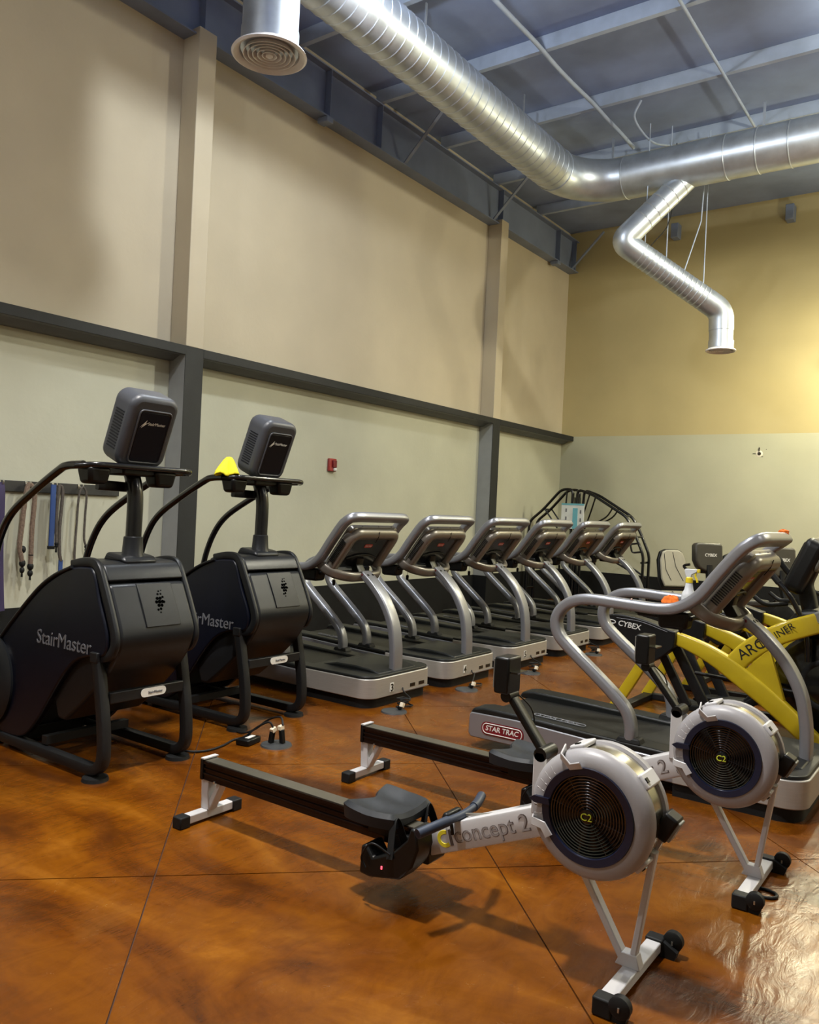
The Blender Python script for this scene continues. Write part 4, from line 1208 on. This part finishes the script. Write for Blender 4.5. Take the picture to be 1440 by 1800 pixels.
# ================================================================== RECUMBENT BIKES (x forward, seat at the rear)
def make_bike(seat_mat):
    root = empty("recumbent_bike", (0, 0, 0))
    MB().tube([(-0.55, 0, 0.16), (0.0, 0, 0.14), (0.75, 0, 0.20)], rrect(0.10, 0.09, 0.02, 3), side=(0, 1, 0)).build("frame", "frame_black", root)
    MB().box((-0.55, 0, 0.03), (0.08, 0.48, 0.05)).build("rear_foot", "frame_black", root, bevel=0.008)
    MB().box((0.78, 0, 0.03), (0.08, 0.55, 0.05)).build("front_foot", "frame_black", root, bevel=0.008)
    MB().tube([(-0.50, 0, 0.16), (-0.55, 0, 0.03)], rrect(0.06, 0.06, 0.01, 2)).build("rear_post", "frame_black", root)
    MB().lathe([(0.0, -0.13), (0.27, -0.13), (0.31, -0.10), (0.31, 0.10), (0.27, 0.13), (0.0, 0.13)], (0.70, 0, 0.36), 'y', 32).build("drive_housing", "shroud_black", root)
    MB().box((-0.33, 0, 0.36), (0.10, 0.10, 0.42)).build("seat_post", "frame_black", root, bevel=0.01)
    sc_ = MB().box((-0.22, 0, 0.60), (0.40, 0.42, 0.09)).build("seat_cushion", seat_mat, root, bevel=0.03, seg=3)
    M = frame((-0.40, 0, 0.68), (0, 1, 0), (-0.22, 0, 0.97))
    bk = [(-0.17, 0.0), (0.17, 0.0), (0.215, 0.12), (0.215, 0.40), (0.17, 0.52), (0.10, 0.55), (-0.10, 0.55), (-0.17, 0.52), (-0.215, 0.40), (-0.215, 0.12)]
    MB().frame_prism(bk, M, -0.055, 0.0).build("seat_shell", "plastic_black", root, bevel=0.015)
    sb = MB().frame_prism([(u * 0.9, 0.02 + v * 0.93) for u, v in bk], M, 0.0, 0.035).build("seat_back", seat_mat, root, bevel=0.018, seg=3)
    MB().tube([M @ V(0.0, 0.5, 0.036), M @ V(0.03, 0.3, 0.037), M @ V(0.13, 0.10, 0.036)], 0.004).build("stitching", "plastic_black", sb)
    MB().tube([M @ V(-0.13, 0.48, 0.036), M @ V(-0.12, 0.25, 0.037), M @ V(-0.05, 0.10, 0.036)], 0.004).build("stitching", "plastic_black", sb)
    for s in (-1, 1):
        MB().tube(fillet([(-0.30, s * 0.22, 0.56), (-0.12, s * 0.25, 0.58), (0.04, s * 0.25, 0.66)], 0.08, 4), circ(0.017, 10)).build("seat_grip", "rubber_black", root)
        cr = MB().tube([(0.62, s * 0.16, 0.38), (0.62 + s * 0.12, s * 0.16, 0.38 + s * 0.12)], rrect(0.02, 0.035, 0.006, 1), side=(0, 1, 0)).build("crank", "hook_metal", root)
        MB().box((0.62 + s * 0.12, s * 0.22, 0.38 + s * 0.12), (0.10, 0.09, 0.03)).build("pedal", "rubber_black", cr, bevel=0.006)
    MB().tube([(0.62, 0, 0.60), (0.52, 0, 0.86), (0.47, 0, 1.06)], rrect(0.085, 0.075, 0.02, 3), side=(0, 1, 0)).build("mast", "plastic_black", root)
    cm = frame((0.44, 0, 1.02), (0, 1, 0), (-0.10, 0, 1.0))
    con = [(-0.15, 0.0), (-0.06, -0.045), (0.06, -0.045), (0.15, 0.0), (0.195, 0.10), (0.195, 0.29), (0.17, 0.33), (-0.17, 0.33), (-0.195, 0.29), (-0.195, 0.10)]
    co = MB().frame_prism(con, cm, -0.06, 0.06).build("console", "console_dark", root, bevel=0.03, seg=4)
    lettering("CYBEX", "letter_white", co, cm @ V(0.02, 0.17, 0.0615), (0, 1, 0), (-0.1, 0, 1), width=0.17, bold=0.015, shear=0.12)
    MB().frame_prism(rrect(0.32, 0.22, 0.02, 3), cm @ Matrix.Translation((0, 0.18, 0)), -0.066, -0.06).build("display", "screen_dark", co)
    MB().tube(fillet([(0.36, -0.20, 1.06), (0.28, -0.26, 1.04), (0.38, -0.24, 0.98), (0.48, -0.02, 0.97), (0.48, 0.02, 0.97), (0.38, 0.24, 0.98), (0.28, 0.26, 1.04), (0.36, 0.20, 1.06)], 0.06, 4), circ(0.017, 10)).build("handlebar", "tube_black", root)
    return root
mat("console_dark", (62, 60, 54), 0.36, var=0.08)
bk1 = make_bike("seat_vinyl")
bk1.location = (-3.35, 11.15, 0)
bk1.rotation_euler = (0, 0, radians(-44))
tag(bk1, "recumbent bike with pale grey seat facing the viewer by the far wall", "exercise bike", "recumbent bikes by the far wall")
bk2 = make_bike("seat_dark")
bk2.location = (-2.48, 11.15, 0)
bk2.rotation_euler = (0, 0, radians(-44))
tag(bk2, "recumbent bike with black seat behind the single treadmill's console", "exercise bike", "recumbent bikes by the far wall")

# ================================================================== STRETCHING FRAME in the far corner
sf = empty("stretching_frame", (-6.0, 13.35, 0))
tag(sf, "black tubular stretching frame standing in the far corner", "stretching frame")
def st(pts, r, name):
    return MB().tube(fillet(pts, 0.09, 4), circ(r, 10)).build(name, "tube_black", sf)
MB().tube([(0, 0, 0), (0, 0, 1.95)], rrect(0.10, 0.10, 0.02, 2)).build("centre_post", "tube_black", sf)
for yo in (-0.14, 0.14):
    st([(-0.02, yo, 0.02), (-0.04, yo, 1.70), (-0.03, yo, 2.09), (-0.25, yo, 2.08), (-0.58, yo, 1.72), (-0.84, yo, 1.50), (-0.87, yo, 1.10), (-0.86, yo, 0.02)], 0.024, "left_hoop")
    st([(0.02, yo, 0.02), (0.04, yo, 1.70), (0.06, yo, 2.09), (0.34, yo, 2.0), (0.95, yo, 1.65), (1.10, yo, 1.40), (1.27, yo, 1.02), (1.26, yo, 0.02)], 0.024, "right_hoop")
    st([(-0.14, yo, 2.03), (-0.16, yo, 1.70), (-0.02, yo, 1.30)], 0.014, "brace")
    st([(0.28, yo, 2.0), (0.20, yo, 1.72), (0.06, yo, 1.30)], 0.014, "brace")
    st([(-0.55, yo, 1.72), (-0.42, yo, 1.56), (-0.30, yo, 1.40)], 0.014, "brace")
    st([(0.70, yo, 1.78), (0.62, yo, 1.64), (0.42, yo, 1.52)], 0.014, "brace")
    st([(0.0, yo, 1.25), (1.0, yo, 0.78), (1.26, yo, 0.62)], 0.016, "brace")
for (x, z) in ((-0.85, 1.2), (-0.86, 0.3), (1.24, 0.9), (1.26, 0.3), (-0.58, 1.72), (0.92, 1.66), (1.13, 1.32)):
    MB().tube([(x, -0.14, z), (x, 0.14, z)], 0.018).build("rung", "tube_black", sf)
MB().tube(fillet([(1.18, -0.14, 1.22), (1.06, -0.20, 1.20), (1.10, -0.20, 1.06), (1.24, -0.14, 1.08)], 0.04, 3), 0.016).build("grip_loop", "tube_black", sf)
MB().box((-0.3, 0, 0.03), (1.2, 0.3, 0.04)).build("base_plate", "rubber_black", sf)
MB().box((0.65, 0, 0.03), (1.3, 0.3, 0.04)).build("base_plate", "rubber_black", sf)
ch = MB().box((0.0, -0.18, 1.62), (0.42, 0.012, 0.44)).build("exercise_chart", "paper_white", sf)
MB().box((0.05, -0.188, 1.58), (0.09, 0.004, 0.36)).build("chart_stripe", "paper_teal", ch)
MB().box((0.0, -0.188, 1.825), (0.42, 0.004, 0.03)).build("chart_header", "paper_teal", ch)
for (x, z) in ((-0.12, 1.72), (0.15, 1.70), (-0.12, 1.58), (0.15, 1.56)):
    MB().box((x, -0.188, z), (0.025, 0.004, 0.06)).build("chart_figure", "letter_grey", ch)

# ================================================================== SMALL THINGS
# hook board with ropes and straps
hb = empty("hook_board", (-6.999, 4.2, 1.60))
tag(hb, "dark hook board on the wall behind the nearest stair climber", "hook board")
MB().box((0.012, -0.30, 0.05), (0.024, 1.86, 0.096)).build("board", "wood_board", hb, bevel=0.004)
for y in (3.645, 3.885, 4.135, 4.395, 4.70):
    h = MB().tube(spline([(0.024, y - 4.2, 0.078), (0.075, y - 4.2, 0.062), (0.095, y - 4.2, 0.075), (0.095, y - 4.2, 0.095)], 4), 0.006).build("hook", "hook_metal", hb)
    MB().box((0.027, y - 4.2, 0.078), (0.006, 0.022, 0.036)).build("hook_plate", "hook_metal", h, bevel=0.002)

def strap(name, pts, w, t, material, label, ends=None):
    o = MB().tube(spline(pts, 5), rrect(w, t, min(w, t) * 0.4, 2), side=(0, 1, 0)).build(name, material)
    tag(o, label, "strap" if name.endswith("strap") else "rope", "ropes and straps on the hook board")
    return o

strap("purple_strap", [(-6.93, 3.62, 1.675), (-6.90, 3.62, 1.55), (-6.91, 3.63, 1.1), (-6.92, 3.66, 0.66), (-6.92, 3.67, 0.57)], 0.085, 0.02, "purple_strap", "wide purple strap hanging leftmost on the hook board")
def rope(name, pts, r, material, label, knobs):
    o = empty(name, pts[0])
    tag(o, label, "rope", "ropes and straps on the hook board")
    q = [Vector(p) - Vector(pts[0]) for p in pts]
    path = spline(q, 8)
    MB().tube(path, circ(r, 8), scale=[1 + 0.07 * (k % 2) for k in range(len(path))]).build("cord", material, o)
    for (k, zs) in knobs:
        e = q[k]
        for (dz, rr) in zs:
            MB().blob(e + V(0, 0, dz), (rr, rr, rr * 1.3), 10, 6).build("rubber_knob", "rubber_black", o)
        MB().lathe([(0.0, 0.0), (0.009, 0.0), (0.007, 0.05), (0.0, 0.05)], e + V(0, 0, zs[-1][0] - 0.06), 'z', 8).build("clip", "plastic_black", o)
    return o
rope("battle_rope", [(-6.90, 3.84, 0.98), (-6.90, 3.81, 1.13), (-6.90, 3.82, 1.28), (-6.90, 3.845, 1.58), (-6.915, 3.885, 1.672), (-6.90, 3.925, 1.58), (-6.90, 3.915, 1.28), (-6.90, 3.915, 1.05), (-6.90, 3.915, 0.95)], 0.021,
     "brown_rope", "thick brown braided rope with black knobs at both ends", [(0, [(0.12, 0.026), (0.0, 0.028), (-0.06, 0.022)]), (8, [(0.10, 0.022), (0.0, 0.028), (-0.06, 0.024)])])
bs = strap("blue_strap", [(-6.91, 4.105, 1.68), (-6.90, 4.10, 1.55), (-6.90, 4.10, 1.3), (-6.90, 4.10, 1.13)], 0.05, 0.02, "blue_strap", "short blue strap hanging in the middle of the hook board")
MB().box((-6.90, 4.10, 1.115), (0.03, 0.062, 0.03)).build("buckle", "plastic_black", bs, bevel=0.004)
rope("dark_rope", [(-6.90, 4.15, 1.15), (-6.90, 4.14, 1.40), (-6.90, 4.15, 1.62), (-6.905, 4.165, 1.672), (-6.90, 4.19, 1.61), (-6.90, 4.175, 1.30), (-6.90, 4.18, 1.10), (-6.90, 4.20, 0.99)], 0.015,
     "dark_rope", "dark doubled rope hanging beside the short blue strap", [(0, [(0.0, 0.018), (-0.02, 0.015)])])
strap("blue_strap", [(-6.90, 4.20, 1.0), (-6.90, 4.20, 0.92), (-6.90, 4.205, 0.80)], 0.04, 0.018, "blue_strap", "blue strap end below the dark rope, just over the stair climber")
rope("tube_band", [(-6.90, 4.35, 0.93), (-6.90, 4.335, 1.05), (-6.90, 4.345, 1.40), (-6.90, 4.355, 1.60), (-6.905, 4.395, 1.672), (-6.90, 4.43, 1.60), (-6.90, 4.425, 1.40), (-6.90, 4.425, 1.20), (-6.90, 4.45, 1.12)], 0.010,
     "dark_rope", "thin dark exercise tube hanging as a loop, rightmost on the hook board", [(0, [(0.0, 0.016), (-0.02, 0.014)]), (8, [(0.0, 0.018), (-0.03, 0.015)])])

# fire alarm
fa = empty("fire_alarm", (-7.0, 7.945, 2.13))
tag(fa, "small red fire alarm strobe on the left wall above treadmill 3", "fire alarm")
MB().box((0.02, 0, 0), (0.04, 0.135, 0.165)).build("housing", "alarm_red", fa, bevel=0.008)
MB().box((0.05, 0.015, 0.015), (0.03, 0.07, 0.09)).build("horn_grille", "badge_red", fa, bevel=0.006)
MB().box((0.05, 0.03, -0.055), (0.03, 0.05, 0.035)).build("strobe", "letter_white", fa, bevel=0.006)
# damaged spot on the far wall
hw = empty("wall_damage", (-3.34, YF, 2.82))
tag(hw, "broken fixture hole with bare plaster high on the far wall", "wall hole")
MB().lathe([(0.0, -0.004), (0.05, -0.004), (0.058, 0.0)], (0, 0, 0), 'y', 16).build("plaster_ring", "plaster", hw)
MB().lathe([(0.0, -0.008), (0.028, -0.008), (0.03, -0.003)], (0, 0, 0), 'y', 14).build("hole", "hole_dark", hw)
MB().box((0.0, -0.015, 0.075), (0.014, 0.02, 0.06)).build("bent_tab", "hole_dark", hw)
for (x, z, s_) in ((-0.08, 0.0, 0.05), (0.05, -0.05, 0.03), (0.11, 0.07, 0.012)):
    MB().box((x, -0.003, z), (s_, 0.004, 0.008)).build("scratch", "hole_dark", hw)

# floor boxes with plugs
FB = [(-3.83, 3.93, "round floor socket with two upright plugs in front of the stair climbers"),
      (-3.82, 5.22, "round floor socket before the nearest treadmill of the left row"),
      (-3.84, 6.34, "round floor socket before the second treadmill of the left row"),
      (-3.80, 7.50, "round floor socket before the third treadmill of the left row"),
      (-3.80, 9.10, "round floor socket before the fourth treadmill of the left row")]
def plug(o, x, y, h, tilt):
    p = MB().box((x, y, 0.012 + h / 2), (0.03, 0.03, h), Matrix.Rotation(tilt, 3, 'Y')).build("plug", "plastic_black", o, bevel=0.004)
    MB().box((x + sin(tilt) * h, y, 0.012 + h + 0.012), (0.03, 0.035, 0.026), Matrix.Rotation(tilt + 0.3, 3, 'X')).build("cord_tag", "plug_tan", p)
for k, (x, y, lab) in enumerate(FB):
    o = empty("floor_socket", (x, y, 0))
    tag(o, lab, "floor socket", "floor sockets along the machines")
    MB().lathe([(0.0, 0.0), (0.105, 0.0), (0.10, 0.010), (0.0, 0.014)], (0, 0, 0), 'z', 24).build("cover", "floorbox", o)
    if k == 0:
        plug(o, -0.03, -0.015, 0.08, 0.15)
        plug(o, 0.02, 0.03, 0.09, -0.15)
    else:
        plug(o, 0.02, 0.05, 0.03, 0.8)

def cord(pts, r, owner):
    return MB().tube(spline([Vector(p) - owner.location for p in pts], 6), circ(r, 8)).build("power_cord", "rubber_black", owner)
cord([(-3.85, 3.915, 0.12), (-3.88, 3.90, 0.15), (-3.97, 3.88, 0.10), (-4.05, 3.86, 0.03), (-4.10, 3.80, 0.008), (-4.05, 3.66, 0.008), (-4.04, 3.52, 0.008), (-4.10, 3.42, 0.012), (-4.22, 3.40, 0.02)], 0.007, sc)
cord([(-3.81, 3.965, 0.13), (-3.86, 3.99, 0.17), (-3.98, 4.0, 0.13), (-4.10, 3.98, 0.04), (-4.2, 3.95, 0.008), (-4.40, 4.02, 0.01)], 0.007, sc2)
pb = MB().box((-3.99, 3.83, 0.022), (0.10, 0.15, 0.04), Matrix.Rotation(radians(12), 3, 'Z')).build("power_adapter", "plastic_black", bevel=0.008)
tag(pb, "black power adapter on the floor beside the two floor plugs", "adapter")
MB().box((-3.985, 3.842, 0.0435), (0.03, 0.08, 0.003), Matrix.Rotation(radians(12), 3, 'Z')).build("adapter_label", "letter_white", pb)
for k, y0 in enumerate((5.42, 6.52, 7.72, 9.25)):
    pts = [(-3.86, y0 - 0.12, 0.02)]
    for q in range(16 if k != 1 else 5):
        a = q * 1.25
        pts.append((-3.86 + 0.045 * cos(a) + rnd.uniform(-0.02, 0.02), y0 + 0.055 * sin(a) + rnd.uniform(-0.02, 0.02), 0.012 + 0.004 * q + rnd.uniform(0, 0.006)))
    pts += [(-3.92, y0 + 0.08, 0.09), (-3.955, y0 + 0.10, 0.10), (-3.975, y0 + 0.12, 0.118)]
    cord(pts, 0.006, TMS[k])

# cloths
def cloth(name, c, s, material, label, seed, flat=0.0):
    r_ = random.Random(seed)
    ph = [r_.uniform(0, 6.28) for _ in range(6)]
    def f(d):
        a = atan2(d.y, d.x)
        return 1 + 0.16 * sin(3 * a + ph[0]) * abs(d.z - 0.3) + 0.10 * sin(5 * a + ph[1] + 2 * d.z) + 0.07 * sin(7 * d.z + ph[2]) + 0.05 * sin(11 * a + ph[3])
    b = MB().blob((0, 0, 0), s, 40, 20, f)
    b.v = [(x, y, max(z, -s[2] * 0.55)) for x, y, z in b.v]
    o = b.build(name, material, angle=60)
    o.location = c
    return tag(o, label, "cloth")
cn = MB()
ring_n = 28
rows = [(0.0, 0.118), (0.018, 0.112), (0.034, 0.09), (0.050, 0.06), (0.066, 0.03), (0.080, 0.0), (0.082, -0.012)]
vs_, fs_ = [], []
for (r_, h_) in rows:
    for q in range(ring_n):
        a = 2 * pi * q / ring_n
        k = 1 + 0.26 * sin(4 * a + 0.6) * (r_ / 0.08) + 0.16 * sin(7 * a) + 0.07 * sin(11 * a + 2)
        vs_.append((r_ * k * cos(a) * 0.8, r_ * k * sin(a) * 1.15 - (0.118 - h_) * 0.10, h_ + 0.012 * sin(5 * a + 1) * (r_ / 0.08)))
for i in range(len(rows) - 1):
    for q in range(ring_n):
        fs_.append((i * ring_n + q, (i + 1) * ring_n + q, (i + 1) * ring_n + (q + 1) % ring_n, i * ring_n + (q + 1) % ring_n))
cn.add(vs_, fs_)
yc_ = cn.build("yellow_cloth", "cloth_yellow", loc=(-4.44, 3.955, 1.80), angle=60)
md = yc_.modifiers.new("thickness", 'SOLIDIFY')
md.thickness = 0.004
tag(yc_, "bright yellow cleaning cloth draped over the stair climber's rail", "cloth")
cloth("orange_cloth", (-1.585, 4.935, 1.118), (0.052, 0.038, 0.036), "cloth_orange", "orange cleaning cloth on the near handrail of the single treadmill", 3)
cloth("orange_cloth", (-1.435, 6.63, 1.362), (0.06, 0.05, 0.03), "cloth_orange", "orange cloth on the arc trainer grip behind the single treadmill's console", 9)
cloth("orange_cloth", (-1.085, 5.50, 1.566), (0.03, 0.045, 0.02), "cloth_orange", "tiny orange cloth on the top bar of the single treadmill", 12)

# spray bottle
sb = empty("spray_bottle", (-1.60, 5.33, 1.045))
tag(sb, "translucent white spray bottle with yellow trigger on the single treadmill", "spray bottle")
MB().lathe([(0.0, 0.0), (0.042, 0.0), (0.045, 0.01), (0.045, 0.085), (0.040, 0.105), (0.028, 0.125), (0.024, 0.15), (0.020, 0.172), (0.0, 0.172)], (0, 0, 0), 'z', 24).build("bottle", "bottle_white", sb)
MB().lathe([(0.0, 0.17), (0.023, 0.17), (0.022, 0.20), (0.016, 0.206), (0.0, 0.206)], (0, 0, 0), 'z', 20).build("collar", "bottle_yellow", sb)
hd_ = MB().prism([(-0.018, 0.20), (0.014, 0.20), (0.016, 0.222), (0.048, 0.240), (0.05, 0.258), (-0.026, 0.258), (-0.03, 0.245)], -0.013, 0.013, 'xz').build("spray_head", "bottle_white", sb, bevel=0.004)
MB().box((0.057, 0, 0.248), (0.016, 0.022, 0.022)).build("nozzle", "bottle_yellow", hd_, bevel=0.003)
MB().tube(spline([(0.040, 0, 0.24), (0.038, 0, 0.215), (0.046, 0, 0.195), (0.052, 0, 0.175)], 4), rrect(0.018, 0.010, 0.003, 1), side=(0, 1, 0)).build("trigger", "bottle_yellow", hd_)
# loop of cable by the front foot of the middle rower
tag(MB().tube([(-0.775 + 0.06 * cos(t), 3.83 + 0.045 * sin(t), 0.007) for t in [2 * pi * k / 24 for k in range(24)]], circ(0.007, 8), closed=True).build("cable_loop", "rubber_black"),
    "small dark cable loop on the floor at the middle rower's front foot", "cable")
